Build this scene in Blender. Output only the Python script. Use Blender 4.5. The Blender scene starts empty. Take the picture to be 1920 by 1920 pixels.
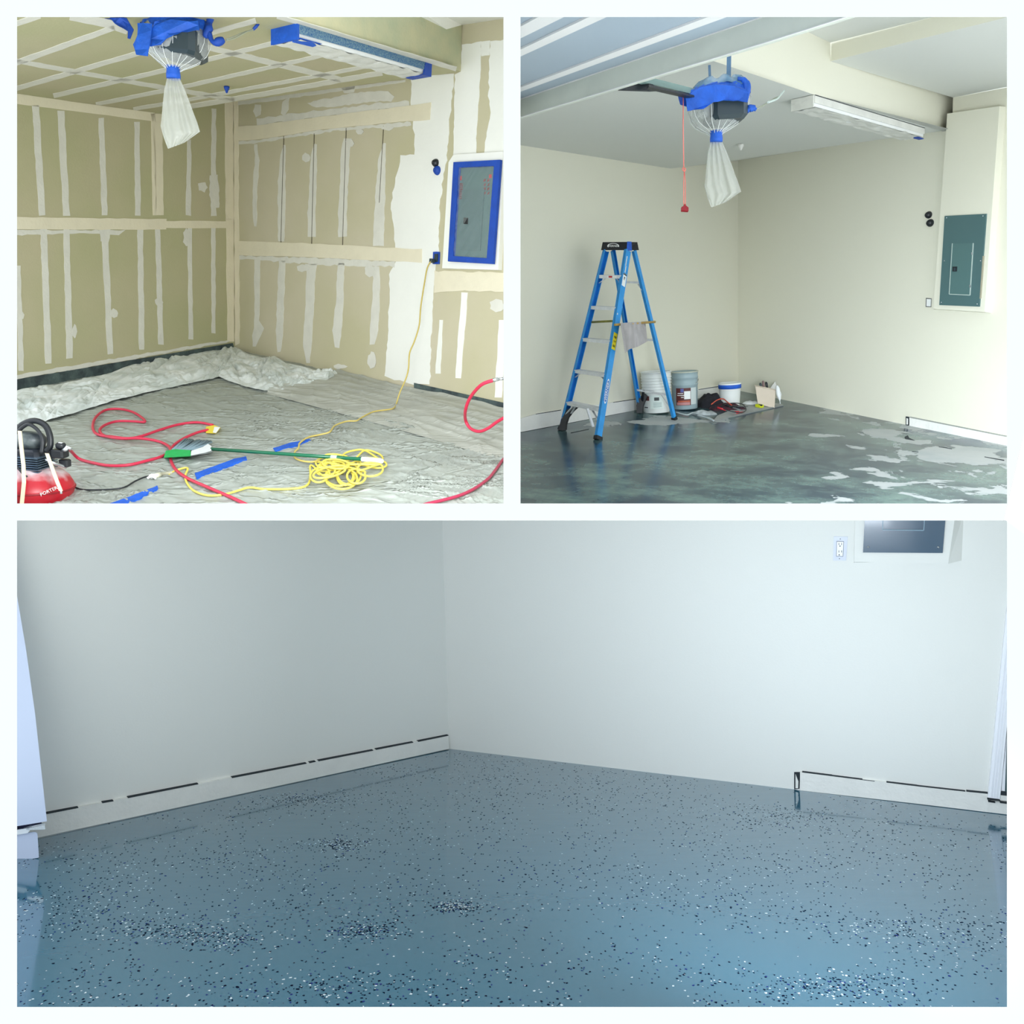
import bpy, math, random
import numpy as np
from mathutils import Vector, Matrix, noise
random.seed(7)
D = bpy.data; SC = bpy.context.scene; COL = SC.collection
# ------------------------------------------------------------------ camera, sky, exposure
F = 1500.0                                   # focal length in pixels of a 1920 frame
PITCH = math.radians(10)                     # the camera looks 10 degrees down
CAMLOC = Vector((0, 0, 3.2))
cam = D.cameras.new('camera'); cam.sensor_width = 36; cam.lens = F / 1920 * 36
cam.clip_start = 0.05; cam.clip_end = 200
camo = D.objects.new('camera', cam); COL.objects.link(camo)
camo.location = CAMLOC; camo.rotation_euler = (math.pi / 2 - PITCH, 0, 0)
SC.camera = camo
RC = camo.rotation_euler.to_matrix()
SC.view_settings.view_transform = 'Standard'; SC.view_settings.look = 'None'
SC.view_settings.gamma = 1; SC.view_settings.use_curve_mapping = False
SC.view_settings.exposure = 0.0
world = D.worlds.new('overcast_sky'); SC.world = world; world.use_nodes = True
bg = world.node_tree.nodes['Background']
bg.inputs[0].default_value = (0.90, 0.965, 1.0, 1); bg.inputs[1].default_value = 2.2
def daylight(name, loc, target, size, power, color, spread):      # daylight that enters each garage by its open door
    l = D.lights.new(name, 'AREA'); l.shape = 'RECTANGLE'; l.size, l.size_y = size
    l.energy = power; l.color = color; l.spread = math.radians(spread)
    o = D.objects.new(name, l); COL.objects.link(o)
    a, b = Vector(W(loc)), Vector(W(target)); o.location = a
    o.rotation_euler = (b - a).to_track_quat('-Z', 'Y').to_euler(); return o
def W(v): return RC @ Vector(v) + CAMLOC     # photographer's frame (right, up, back) -> world
LIGHTS = [                                   # photographer's frame: place, aim, size, watts, colour, spread
 ('garage_door_daylight', (-0.45, 0.65, -2.35), (-1.1, 0.7, -7.0), (0.8, 0.8), 60, (0.94, 0.975, 1), 130),
 ('garage_door_daylight', (1.2, 0.25, -2.35), (4.4, -0.5, -7.0), (0.8, 0.5), 120, (0.86, 0.94, 1), 85),
 ('garage_door_daylight', (0.7, -0.90, -2.35), (2.3, -1.25, -5.2), (1.0, 0.5), 24, (0.82, 0.91, 1), 125),
]
for L_ in LIGHTS: daylight(*L_)

# ------------------------------------------------------------------ geometry helpers
def ray(x, y): return Vector(((x - 960) / F, -(y - 960) / F, -1.0))
class Plane:
    def __init__(s, n, d): s.n, s.d = n, d
    def at(s, x, y, off=0.0):
        r = ray(x, y); return r * ((s.d + off) / s.n.dot(r))
def plane_uv(u, v, P):
    n = u.cross(v).normalized()
    if n.dot(P) > 0: n = -n
    return Plane(n, n.dot(P))
class Room:
    def __init__(s, vl, vr, vv, he, c):
        s.a = ray(*vl).normalized(); s.b = ray(*vr).normalized()
        s.up = -ray(*vv).normalized()
        if s.up.y < 0: s.up = -s.up
        s.n = s.a.cross(s.b).normalized()
        if s.n.y < 0: s.n = -s.n
        s.he = he; s.cpx, s.vpx = c, vv; r = ray(*c); s.B = r * (-he / s.n.dot(r))
        s.L = plane_uv(s.a, s.up, s.B); s.R = plane_uv(s.b, s.up, s.B)
        s.F = Plane(s.n, -he)
    def depth(s, x, y): return -s.F.at(x, y).z
R1 = Room((1640, 422), (-730, 388), (475, 7100), 1.5, (440, 655))
R2 = Room((2571, 505), (183, 487), (1370, 7100), 1.5, (1383, 732))
R3 = Room((2580, 1030), (-2350, 1030), (1060, 8860), 1.6, (842, 1404))
def pt(x, y, z): return ray(x, y) * z        # the point at depth z metres seen at (x, y)

class MB:
    def __init__(s): s.v = []; s.f = []; s.sm = []
    def add(s, vs, fs, smooth=False):
        o = len(s.v); s.v += [Vector(v) for v in vs]
        for f in fs: s.f.append([i + o for i in f]); s.sm.append(smooth)
        return s
    def poly(s, vs): return s.add(vs, [list(range(len(vs)))])
    def prism(s, back, front):
        n = len(back)
        fs = [list(range(n, 2 * n)), list(range(n - 1, -1, -1))]
        fs += [[i, (i + 1) % n, n + (i + 1) % n, n + i] for i in range(n)]
        return s.add(list(back) + list(front), fs)
    def wallprism(s, px, pl, d0, d1):        # outline on a wall plane, standing out from d0 to d1 metres
        fr = [pl.at(x, y, d1) for x, y in px]
        return s.prism([p - pl.n * (d1 - d0) for p in fr], fr)
    def beam(s, p, q, u, w, v, h, taper=1.0):
        p, q = Vector(p), Vector(q); u = Vector(u).normalized() * w / 2; v = Vector(v).normalized() * h / 2
        A = [p - u - v, p + u - v, p + u + v, p - u + v]
        t = taper; B = [q - u * t - v * t, q + u * t - v * t, q + u * t + v * t, q - u * t + v * t]
        return s.prism(A, B)
    def box(s, c, ax, sz, bev=0.0):          # ax three axes, sz full sizes
        c = Vector(c); x, y, z = [Vector(a).normalized() * k / 2 for a, k in zip(ax, sz)]
        if bev <= 0:
            return s.prism([c - x - y - z, c + x - y - z, c + x + y - z, c - x + y - z],
                           [c - x - y + z, c + x - y + z, c + x + y + z, c - x + y + z])
        b = bev; X, Y, Z = x.normalized() * b, y.normalized() * b, z.normalized() * b
        def ring(k, zz): return [c - x - y + X * k + zz, c + x - y - X * k + zz, c + x - y - X * 0 + Y * k + zz, c + x + y - Y * k + zz,
                                 c + x + y - X * k + zz, c - x + y + X * k + zz, c - x + y - Y * k + zz, c - x - y + Y * k + zz]
        r0 = [p + (c - p).normalized() * b * 0.8 for p in ring(1.2, -z)]; r1 = ring(1, -z + Z); r2 = ring(1, z - Z)
        r3 = [p + (c - p).normalized() * b * 0.8 for p in ring(1.2, z)]
        rr = [r0, r1, r2, r3]; vs = sum(rr, []); fs = [list(range(7, -1, -1)), list(range(24, 32))]
        for k in range(3): fs += [[k * 8 + i, k * 8 + (i + 1) % 8, k * 8 + 8 + (i + 1) % 8, k * 8 + 8 + i] for i in range(8)]
        return s.add(vs, fs)
    def tube(s, pts, r, n=8, cap=True):
        pts = [Vector(p) for p in pts]; m = len(pts)
        rs = r if isinstance(r, (list, tuple)) else [r] * m
        vs = []; prev = None
        for i, p in enumerate(pts):
            t = (pts[min(i + 1, m - 1)] - pts[max(i - 1, 0)])
            t = t.normalized() if t.length > 1e-9 else Vector((0, 0, 1))
            if prev is None:
                u = t.orthogonal().normalized()
            else:
                u = prev - t * prev.dot(t)
                u = u.normalized() if u.length > 1e-6 else t.orthogonal().normalized()
            prev = u; w = t.cross(u)
            vs += [p + (u * math.cos(2 * math.pi * k / n) + w * math.sin(2 * math.pi * k / n)) * rs[i] for k in range(n)]
        fs = [[i * n + k, i * n + (k + 1) % n, (i + 1) * n + (k + 1) % n, (i + 1) * n + k] for i in range(m - 1) for k in range(n)]
        s.add(vs, fs, True)
        if cap:
            o = len(s.v) - m * n
            s.f.append([o + k for k in range(n - 1, -1, -1)]); s.sm.append(False)
            s.f.append([o + (m - 1) * n + k for k in range(n)]); s.sm.append(False)
        return s
    def lathe(s, c, ax, prof, n=24, e=None):  # prof: (radius, height); ax three axes (x, y, spin)
        c = Vector(c); X, Y, Z = [Vector(a).normalized() for a in ax]; m = len(prof); e = e or (1, 1)
        vs = [c + X * (r * e[0] * math.cos(2 * math.pi * k / n)) + Y * (r * e[1] * math.sin(2 * math.pi * k / n)) + Z * h for r, h in prof for k in range(n)]
        fs = [[i * n + k, i * n + (k + 1) % n, (i + 1) * n + (k + 1) % n, (i + 1) * n + k] for i in range(m - 1) for k in range(n)]
        s.add(vs, fs, True)
        o = len(s.v) - m * n
        if prof[0][0] > 1e-4: s.f.append([o + k for k in range(n - 1, -1, -1)]); s.sm.append(False)
        if prof[-1][0] > 1e-4: s.f.append([o + (m - 1) * n + k for k in range(n)]); s.sm.append(False)
        return s
    def grid(s, fn, nu, nv):
        vs = [fn(i / nu, j / nv) for j in range(nv + 1) for i in range(nu + 1)]
        fs = [[j * (nu + 1) + i, j * (nu + 1) + i + 1, (j + 1) * (nu + 1) + i + 1, (j + 1) * (nu + 1) + i] for j in range(nv) for i in range(nu)]
        return s.add(vs, fs, True)
    def build(s, name, mat, parent=None, origin=None):
        me = D.meshes.new(name)
        if parent is not None: o0 = Vector(parent['_o'])
        elif origin is not None: o0 = W(origin)
        else: o0 = Vector((0, 0, 0))
        base = o0
        me.from_pydata([tuple(W(v) - base) for v in s.v], [], s.f)
        me.polygons.foreach_set('use_smooth', s.sm)
        me.validate(); me.update()
        me.materials.append(mat)
        o = D.objects.new(name, me); COL.objects.link(o)
        if parent is not None: o.parent = parent; o['_o'] = parent['_o']
        else: o.location = base; o['_o'] = tuple(base)
        return o
def thing(name, label, cat, loc, group=None):
    o = D.objects.new(name, None); o.empty_display_size = 0.1; COL.objects.link(o)
    w = W(loc); o.location = w; o['_o'] = tuple(w); o['label'] = label; o['category'] = cat
    if group: o['group'] = group
    return o
def tag(o, label, cat, group=None, kind=None):
    o['label'] = label; o['category'] = cat
    if group: o['group'] = group
    if kind: o['kind'] = kind
    return o
def struct(name, mb, m, label):
    o = mb.build(name, m); o['kind'] = 'structure'; o['label'] = label; o['category'] = name.split('_')[0]; return o
def copy_part(o, delta):
    c = o.copy(); COL.objects.link(c); c.location = o.location + delta; return c
def smoothline(pts, k=6):
    out = []; n = len(pts); P = [Vector(p) for p in pts]
    for i in range(n - 1):
        a, b, c, d = P[max(i - 1, 0)], P[i], P[i + 1], P[min(i + 2, n - 1)]
        for j in range(k):
            t = j / k
            out.append(0.5 * ((2 * b) + (c - a) * t + (2 * a - 5 * b + 4 * c - d) * t * t + (3 * b - a - 3 * c + d) * t ** 3))
    out.append(P[-1]); return out
def rag(px, amp=1.2, step=7, seed=0):        # an outline with a hand-trowelled ragged edge
    rnd = random.Random(seed + len(px)); out = []
    for i, p in enumerate(px):
        q = px[(i + 1) % len(px)]; d = math.hypot(q[0] - p[0], q[1] - p[1]); k = max(1, int(d / step))
        for j in range(k):
            t = j / k; out.append((p[0] + (q[0] - p[0]) * t + rnd.uniform(-amp, amp), p[1] + (q[1] - p[1]) * t + rnd.uniform(-amp, amp)))
    return out
def stripe(p, q, w0, w1=None, amp=0.8, seed=0):   # outline of a vertical filler stripe
    w1 = w1 or w0
    return rag([(p[0] - w0 / 2, p[1]), (p[0] + w0 / 2, p[1]), (q[0] + w1 / 2, q[1]), (q[0] - w1 / 2, q[1])], amp, 14, seed)

# ------------------------------------------------------------------ materials
def srgb(c):
    return tuple(((v / 255) / 12.92 if v / 255 <= 0.04045 else ((v / 255 + 0.055) / 1.055) ** 2.4) for v in c)
MATS = {}
def mat(name, col, rough=0.6, metal=0.0, var=0.0, vscale=3.0, bump=0.0, bscale=40.0, spec=0.5, col2=None, trans=0.0, alpha=1.0, coat=0.0, stretch=None):
    if name in MATS: return MATS[name]
    m = D.materials.new(name); m.use_nodes = True; nt = m.node_tree; N = nt.nodes; Lk = nt.links
    b = N['Principled BSDF']; b.inputs['Base Color'].default_value = (*col, 1)
    b.inputs['Roughness'].default_value = rough; b.inputs['Metallic'].default_value = metal
    b.inputs['Specular IOR Level'].default_value = spec
    b.inputs['Transmission Weight'].default_value = trans; b.inputs['Alpha'].default_value = alpha
    b.inputs['Coat Weight'].default_value = coat; b.inputs['Coat Roughness'].default_value = 0.08
    tc = N.new('ShaderNodeTexCoord')
    src = tc.outputs['Object']
    if stretch:
        mp = N.new('ShaderNodeMapping'); mp.inputs['Scale'].default_value = stretch; Lk.new(src, mp.inputs[0]); src = mp.outputs[0]
    if var > 0 or col2:
        n = N.new('ShaderNodeTexNoise'); n.inputs['Scale'].default_value = vscale; n.inputs['Detail'].default_value = 5
        Lk.new(src, n.inputs['Vector'])
        r = N.new('ShaderNodeMix'); r.data_type = 'RGBA'
        c2 = col2 or tuple(c * (1 - var) for c in col)
        rm = N.new('ShaderNodeMapRange'); rm.inputs[1].default_value = 0.35; rm.inputs[2].default_value = 0.65
        Lk.new(n.outputs[0], rm.inputs[0]); Lk.new(rm.outputs[0], r.inputs[0])
        r.inputs[6].default_value = (*col, 1); r.inputs[7].default_value = (*c2, 1)
        Lk.new(r.outputs[2], b.inputs['Base Color'])
    if bump > 0:
        n2 = N.new('ShaderNodeTexNoise'); n2.inputs['Scale'].default_value = bscale; n2.inputs['Detail'].default_value = 4
        Lk.new(src, n2.inputs['Vector'])
        bp = N.new('ShaderNodeBump'); bp.inputs['Strength'].default_value = bump; bp.inputs['Distance'].default_value = 0.01
        Lk.new(n2.outputs[0], bp.inputs['Height']); Lk.new(bp.outputs[0], b.inputs['Normal'])
    MATS[name] = m; return m
# ------------------------------------------------------------------ surfaces
DRY = mat('bare_drywall', srgb((186, 178, 148)), 0.85, var=0.10, vscale=0.9, bump=0.12, bscale=60, col2=srgb((176, 174, 136)))
DRYR = mat('bare_drywall_tan', srgb((200, 192, 168)), 0.85, var=0.10, vscale=0.9, bump=0.12, bscale=60, col2=srgb((190, 184, 152)))
CREAM = mat('cream_filler', srgb((228, 220, 196)), 0.8, var=0.05, vscale=5, bump=0.25, bscale=30)
MUD = mat('dried_filler', srgb((220, 218, 208)), 0.8, var=0.07, vscale=8, bump=0.3, bscale=35)
PRIME = mat('white_primer', srgb((238, 238, 232)), 0.75, var=0.04, vscale=2, bump=0.2, bscale=25)
STEM1 = mat('bare_footing_concrete', srgb((84, 100, 98)), 0.9, var=0.45, vscale=9, bump=0.8, bscale=50, col2=srgb((52, 62, 66)))
PAINT2 = mat('cream_wall_paint', srgb((224, 222, 206)), 0.7, bump=0.08, bscale=90)
PAINTC = mat('ceiling_paint', srgb((214, 216, 212)), 0.75, bump=0.08, bscale=90)
PAINT3 = mat('pale_wall_paint', srgb((228, 229, 225)), 0.6, bump=0.06, bscale=90)
STEMW = mat('painted_footing', srgb((232, 232, 228)), 0.7, var=0.05, vscale=6, bump=0.5, bscale=30)
CRACK = mat('dark_gap', srgb((38, 46, 52)), 0.9)
FACADE = mat('white_facade_render', (0.47, 0.47, 0.455), 0.9)
SIDEP = mat('partition_paint', srgb((222, 222, 214)), 0.8)
GALV = mat('galvanised_steel', srgb((205, 210, 204)), 0.5, metal=0.25, var=0.08, vscale=5, bump=0.1, bscale=20)

# front wall with its three openings, widened out of view to block sky
def fwall():
    mb = MB()
    def P(x, y, z): r = ray(x, y); return r * z
    e = 4; zf, zb = 2.2, 2.235
    xs = [-200, 32, 944, 976, 1888, 2420]; ys = [-620, 32, 944, 976, 1888, 1950]
    cells = [(i, j) for i in range(5) for j in range(5)]
    openc = {(1, 1), (3, 1), (1, 3), (2, 3), (3, 3)}
    idx = {}
    vs = []
    for i, x in enumerate(xs):
        for j, y in enumerate(ys):
            idx[i, j, 0] = len(vs); vs.append(P(x, y, zf))
            # the reveals are splayed, the back is cut wider than the front
            dx = {1: -e, 2: e, 3: -e, 4: e}.get(i, 0); dy = {1: -e, 2: e, 3: -e, 4: e}.get(j, 0)
            if j >= 3 and i in (2, 3): dx = 0
            idx[i, j, 1] = len(vs); vs.append(P(x + dx, y + dy, zb))
    fs = []
    for i, j in cells:
        if (i, j) in openc: continue
        fs.append([idx[i, j, 0], idx[i, j + 1, 0], idx[i + 1, j + 1, 0], idx[i + 1, j, 0]])
        fs.append([idx[i, j, 1], idx[i + 1, j, 1], idx[i + 1, j + 1, 1], idx[i, j + 1, 1]])
        for (a, b, c, d) in ((i - 1, j, (i, j), (i, j + 1)), (i + 1, j, (i + 1, j + 1), (i + 1, j)), (i, j - 1, (i + 1, j), (i, j)), (i, j + 1, (i, j + 1), (i + 1, j + 1))):
            if (a, b) in openc or not (0 <= a < 5 and 0 <= b < 5):
                fs.append([idx[c[0], c[1], 0], idx[c[0], c[1], 1], idx[d[0], d[1], 1], idx[d[0], d[1], 0]])
    mb.add(vs, fs); return mb
struct('wall_front', fwall(), FACADE, 'plain white front wall with two square openings above one wide opening')
# partition between the two upper garages, floor slab over the lower one
mb = MB(); q = [(0, 0.02, -2.24), (0, 1.42, -2.24), (0, 5.6, -9.0), (0, 0.02, -9.0)]
mb.prism([Vector(p) + Vector((-0.012, 0, 0)) for p in q], [Vector(p) + Vector((0.012, 0, 0)) for p in q])
struct('wall_middle', mb, SIDEP, 'white partition wall between the two upper garages')
mb = MB(); q = [(-3.4, 0, -2.24), (3.4, 0, -2.24), (6.4, 0, -9.5), (-6.4, 0, -9.5)]
mb.prism([Vector(p) + Vector((0, -0.014, 0)) for p in q], [Vector(p) + Vector((0, 0.012, 0)) for p in q])
struct('ceiling_lower', mb, SIDEP, 'flat slab over the lower garage')

# ============================ garage before painting (upper left)
R = R1; up, n = R.up, R.n
def cornx(R, y):                             # where the room corner passes at height y
    c, v = R.cpx, R.vpx; return c[0] + (v[0] - c[0]) * (y - c[1]) / (v[1] - c[1])
Q, Z, Zf = R.R.at(cornx(R, 187), 187), R.R.at(760, 147), R.R.at(864, 134)
Pp, Ap = R.L.at(291, 211), R.L.at(-250, 136)
C1 = plane_uv(Ap - Pp, Zf - Pp, Pp)
def cpl(pl, pts): return [pl.at(x, y) for x, y in pts]
# ceiling
cpx = [(291, 211), (864, 134), (542, 35), (300, -40), (-250, -40), (-250, 136)]
ceil1 = struct('ceiling', MB().poly(cpl(C1, cpx)).poly([Pp, Q, Z, Zf]), DRY, 'unpainted drywall ceiling crossed by white taped joints')
wl = MB().poly([R.B, Q, Pp, Ap, R.L.at(-250, 784)])
ULp = FAp = R.L
wall_l1 = struct('wall_left', wl, DRY, 'unpainted left drywall with vertical strips of white filler')
wall_r1 = struct('wall_right', MB().poly([R.B, R.R.at(958.5, 774), R.R.at(958.5, 25), R.R.at(866, 40), Zf, Z, Q]), DRYR,
                 'right drywall with white primer, filler strips and the taped breaker panel')
# risers and the higher ceiling
E0, E1 = C1.at(864, 134), C1.at(542, 35.5)
RS = plane_uv(E1 - E0, up, E0)
struct('trim_1', MB().poly(cpl(RS, [(864, 134), (866, 47), (837, 55), (790, 32), (690, -6), (300, -120), (300, -38)])), mat('skim_riser', srgb((196, 190, 154)), 0.8, var=0.14, vscale=3, bump=0.2, col2=srgb((170, 176, 146))),
       'cream skimmed drop face between the low and the high ceiling')
MB().poly([RS.at(864, 134), Zf, R.R.at(866, 47), RS.at(866, 47)]).build('trim_1', PRIME)['kind'] = 'structure'
H1 = [R.R.at(866, 47), R.R.at(958, 33)]
Hn = plane_uv(H1[1] - H1[0], n.cross(H1[1] - H1[0]), H1[0])
struct('ceiling', MB().poly([RS.at(866, 47), RS.at(837, 55), RS.at(790, 32), Hn.at(700, -40), Hn.at(560, -330), Hn.at(958, -330), H1[1], H1[0]]), PRIME, 'white primed strip of higher ceiling in the top right corner')
# floor slab
fl1 = cpl(R.F, [(440, 655), (-250, 775), (-250, 959.5), (958, 959.5), (958, 774)])
struct('floor', MB().poly(fl1), mat('grey_slab', srgb((120, 126, 124)), 0.9), 'concrete floor under plastic sheeting of the unpainted garage')
# concrete footing strips
b = MB().wallprism([(-250, 664), (440, 638.5), (440, 655), (-250, 775)], R.L, 0, 0.03) if False else MB().wallprism([(-40, 726), (32, 711.5), (437, 643.5), (440, 656), (32, 737), (-40, 751)], R.L, 0.0, 0.015)
st = struct('baseboard_left', b, STEM1, 'bare grey concrete footing along the unpainted left wall')
b = MB().wallprism([(776, 718), (958, 758.5), (958, 776), (776, 733)], R.R, 0.0, 0.012)
struct('baseboard_right', b, STEM1, 'dark concrete footing low on the right wall beside the yellow cord')

def onwall(parent, name, outline, pl, d0, d1, m, label=None):
    o = MB().wallprism(outline, pl, d0, d1).build(name, m, parent)
    if label: o['label'] = label
    return o
T = 0.003
# filler strips, left wall upper part (on the set back wall and the corner facet)
for k, (p, q, w0, w1) in enumerate([((67, 198), (79, 404), 13, 12), ((114, 207), (125, 404), 13, 12), ((190, 221), (196.5, 404), 10, 11), ((257, 229), (259, 404), 10, 10)]):
    onwall(wall_l1, 'filler_strip', stripe(p, q, w0, w1, 0.8, k), ULp, 0, T, MUD)
for k, (p, q, w0, w1) in enumerate([((355, 262), (353, 404), 7, 10), ((401, 203), (401, 404), 8, 9)]):
    onwall(wall_l1, 'filler_strip', stripe(p, q, w0, w1, 1.0, k), FAp, 0, T, MUD)
onwall(wall_l1, 'filler_patch', rag([(394, 330), (408, 328), (412, 350), (410, 390), (397, 392), (393, 360)], 1.5, 6, 1), FAp, T, 2 * T, MUD)
onwall(wall_l1, 'filler_patch', rag([(372, 345), (385, 342), (391, 352), (384, 360), (373, 356)], 1.5, 5, 2), FAp, 0, T, MUD)
onwall(wall_l1, 'filler_strip', stripe((296, 213), (300, 404), 17, 14, 0.8, 5), FAp, 0, T, CREAM, 'cream corner strip')
onwall(wall_l1, 'filler_strip', stripe((287, 213), (290, 404), 8, 7, 0.5, 6), ULp, 0, T, CREAM, 'cream corner strip')
onwall(wall_l1, 'joint_band', rag([(-60, 163), (32, 176), (291, 212), (287, 227), (32, 195), (-60, 182)], 0.6, 20, 7), ULp, 0, T, CREAM, 'cream ceiling joint band')
# left wall lower part
for k, (p, q, w0, w1) in enumerate([((82, 428), (91, 682), 12, 12), ((124, 428), (131, 672), 11, 12), ((197, 446), (207, 664), 12, 11), ((263, 428), (266, 655), 10, 10),
                                    ((296, 428), (302, 646), 9, 10), ((356, 425), (358, 636), 8, 8), ((400, 425), (401, 625), 8, 7), ((34, 498), (40, 695), 9, 10)]):
    onwall(wall_l1, 'filler_strip', stripe(p, q, w0, w1, 0.8, 10 + k), R.L, 0, T, MUD)
onwall(wall_l1, 'filler_strip', rag([(187, 430), (206, 430), (206, 446), (204, 454), (190, 453)], 1, 6, 3), R.L, T, 2 * T, MUD)
for k, c in enumerate([(215, 588, 7, 9), (298, 566, 9, 8), (140, 622, 5, 14), (350, 445, 7, 18), (37, 590, 9, 10)]):
    onwall(wall_l1, 'filler_patch', rag([(c[0] + c[2] * math.cos(t), c[1] + c[3] * math.sin(t)) for t in [i * 0.9 for i in range(7)]], 1.5, 5, k), R.L, T, 1.5 * T, MUD)
onwall(wall_l1, 'joint_band', rag([(-60, 406), (32, 407), (312, 411), (312, 431), (32, 430), (-60, 430)], 0.8, 15, 8), R.L, 0.001, 0.007, CREAM, 'cream half-height joint band')
onwall(wall_l1, 'joint_band', rag([(312, 414), (432, 415), (432, 427), (312, 428)], 0.8, 15, 9), R.L, 0, 0.005, CREAM, 'cream half-height joint band')
onwall(wall_l1, 'filler_patch', rag([(32, 431), (235, 432), (222, 441), (150, 437), (90, 440), (32, 441)], 1.2, 9, 10), R.L, 0, 0.002, MUD)
onwall(wall_l1, 'joint_band', rag([(-40, 716), (32, 703), (150, 683), (270, 663), (430, 637), (431, 641), (270, 670), (150, 691), (32, 711), (-40, 724)], 1.2, 8, 11), R.L, 0, 0.006, MUD, 'white filler along the foot of the drywall')
onwall(wall_l1, 'joint_band', rag([(424, 410), (438.5, 410), (439.5, 640), (427, 641)], 0.8, 18, 12), R.L, 0, 0.005, CREAM, 'cream corner band')
onwall(wall_l1, 'joint_band', rag([(422, 191), (437, 188), (438.5, 412), (424, 412)], 0.8, 18, 13), FAp, 0, 0.005, CREAM, 'cream corner band')
# right wall
RW = R.R; w = wall_r1
onwall(w, 'joint_band', rag([(438, 188), (446, 187), (449, 645), (440.5, 648)], 1.0, 16, 14), RW, 0, 0.005, CREAM, 'cream corner band')
onwall(w, 'joint_band', rag([(442, 237), (480, 235), (600, 219), (760, 199), (808, 192), (806, 225), (765, 227), (600, 243), (480, 262), (442, 264)], 0.8, 16, 15), RW, 0.002, 0.008, CREAM, 'cream upper joint band')
onwall(w, 'joint_band', rag([(446, 451), (600, 457), (742, 465), (790, 467), (790, 492), (742, 490), (600, 483), (446, 478)], 0.8, 16, 16), RW, 0.002, 0.008, CREAM, 'cream middle joint band')
onwall(w, 'joint_band', rag([(813, 508), (950, 511), (950, 547), (870, 545), (815, 548)], 1.5, 10, 17), RW, 0.002, 0.006, CREAM, 'cream band below the breaker panel')
onwall(w, 'filler_patch', rag([(480, 223), (560, 211), (640, 203), (720, 192), (768, 189), (768, 199), (600, 220), (480, 235)], 1.8, 7, 18), RW, 0, 0.003, MUD)
onwall(w, 'filler_patch', rag([(577, 194), (600, 186), (628, 183), (650, 176), (690, 171), (728, 171), (738, 180), (732, 190), (700, 190), (655, 196), (620, 201), (585, 200)], 1.2, 6, 19), RW, 0, 0.003, MUD)
onwall(w, 'filler_patch', rag([(530, 190), (542, 182), (541, 205), (533, 218), (526, 213)], 1, 6, 20), RW, 0, 0.003, MUD)
onwall(w, 'filler_patch', rag([(478, 195), (488, 197), (489, 214), (480, 220), (475, 208)], 1, 6, 20), RW, 0, 0.003, MUD)
onwall(w, 'filler_patch', rag([(641, 165), (666, 161), (664, 173), (644, 175)], 1, 6, 21), RW, 0, 0.003, MUD)
onwall(w, 'filler_patch', rag([(442, 190), (480, 185), (600, 169), (760, 149), (760, 154), (600, 176), (480, 193), (442, 198)], 1.0, 10, 22), RW, 0, 0.003, MUD)
onwall(w, 'filler_patch', rag([(446, 265), (480, 263), (600, 244), (770, 228), (772, 236), (700, 240), (640, 244), (560, 256), (500, 266), (446, 272)], 1.6, 7, 23), RW, 0, 0.003, MUD)
onwall(w, 'filler_patch', rag([(446, 479), (600, 484), (740, 491), (738, 500), (690, 499), (620, 497), (560, 494), (500, 489), (446, 486)], 2, 7, 24), RW, 0, 0.003, MUD)
ups = [[(479, 270, 5), (482, 300, 8), (478, 350, 9), (477, 400, 8), (479, 425, 4)],
       [(534, 272, 3), (530, 290, 9), (528, 340, 14), (528, 400, 14), (527, 452, 11)],
       [(592, 270, 5), (588, 290, 11), (587, 340, 13), (584, 400, 15), (584, 444, 14)],
       [(653, 259, 15), (648, 280, 17), (645, 340, 15), (642, 400, 16), (642, 444, 16)],
       [(721, 268, 5), (716, 300, 13), (713, 360, 18), (711, 410, 19), (709, 461, 20)]]
lows = [[(482, 487, 10), (482, 540, 10), (481, 600, 9), (485, 615, 18), (480, 630, 16), (477, 650, 5)],
        [(529, 489, 12), (526, 560, 13), (524, 620, 13), (523, 660, 6)],
        [(583, 495, 22), (583, 510, 16), (580, 580, 16), (576, 640, 17), (577, 680, 6)],
        [(639, 494, 12), (637, 560, 14), (632, 620, 17), (632, 652, 8)],
        [(703, 500, 16), (706, 522, 12), (705, 560, 14), (701, 620, 16), (698, 646, 9)]]
for k, cl in enumerate(ups + lows):
    o = [(x - ww / 2, y) for x, y, ww in cl] + [(x + ww / 2, y) for x, y, ww in reversed(cl)]
    onwall(w, 'filler_strip', rag(o, 0.9, 9, 30 + k), RW, 0, T, MUD)
for k, c in enumerate([(575, 296, 8, 9), (656, 268, 9, 8), (674, 247, 8, 5), (726, 240, 12, 5), (697, 675, 8, 17), (638, 687, 14, 5), (932, 573, 14, 14), (694, 508, 10, 12), (568, 503, 12, 7)]):
    onwall(w, 'filler_patch', rag([(c[0] + c[2] * math.cos(t), c[1] + c[3] * math.sin(t)) for t in [i * 0.9 for i in range(7)]], 1.4, 5, k), RW, T, 1.5 * T, MUD)
for p, q in [((532, 255), (526, 470)), ((589, 250), (584, 462)), ((649, 240), (642, 460)), ((719, 236), (711, 380))]:
    onwall(w, 'joint_gap', [(p[0] - .5, p[1]), (p[0] + .5, p[1]), (q[0] + .5, q[1]), (q[0] - .5, q[1])], RW, 0.0, 0.0035, mat('brown_joint', srgb((84, 76, 58)), .9), 'thin dark joint line')
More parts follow.
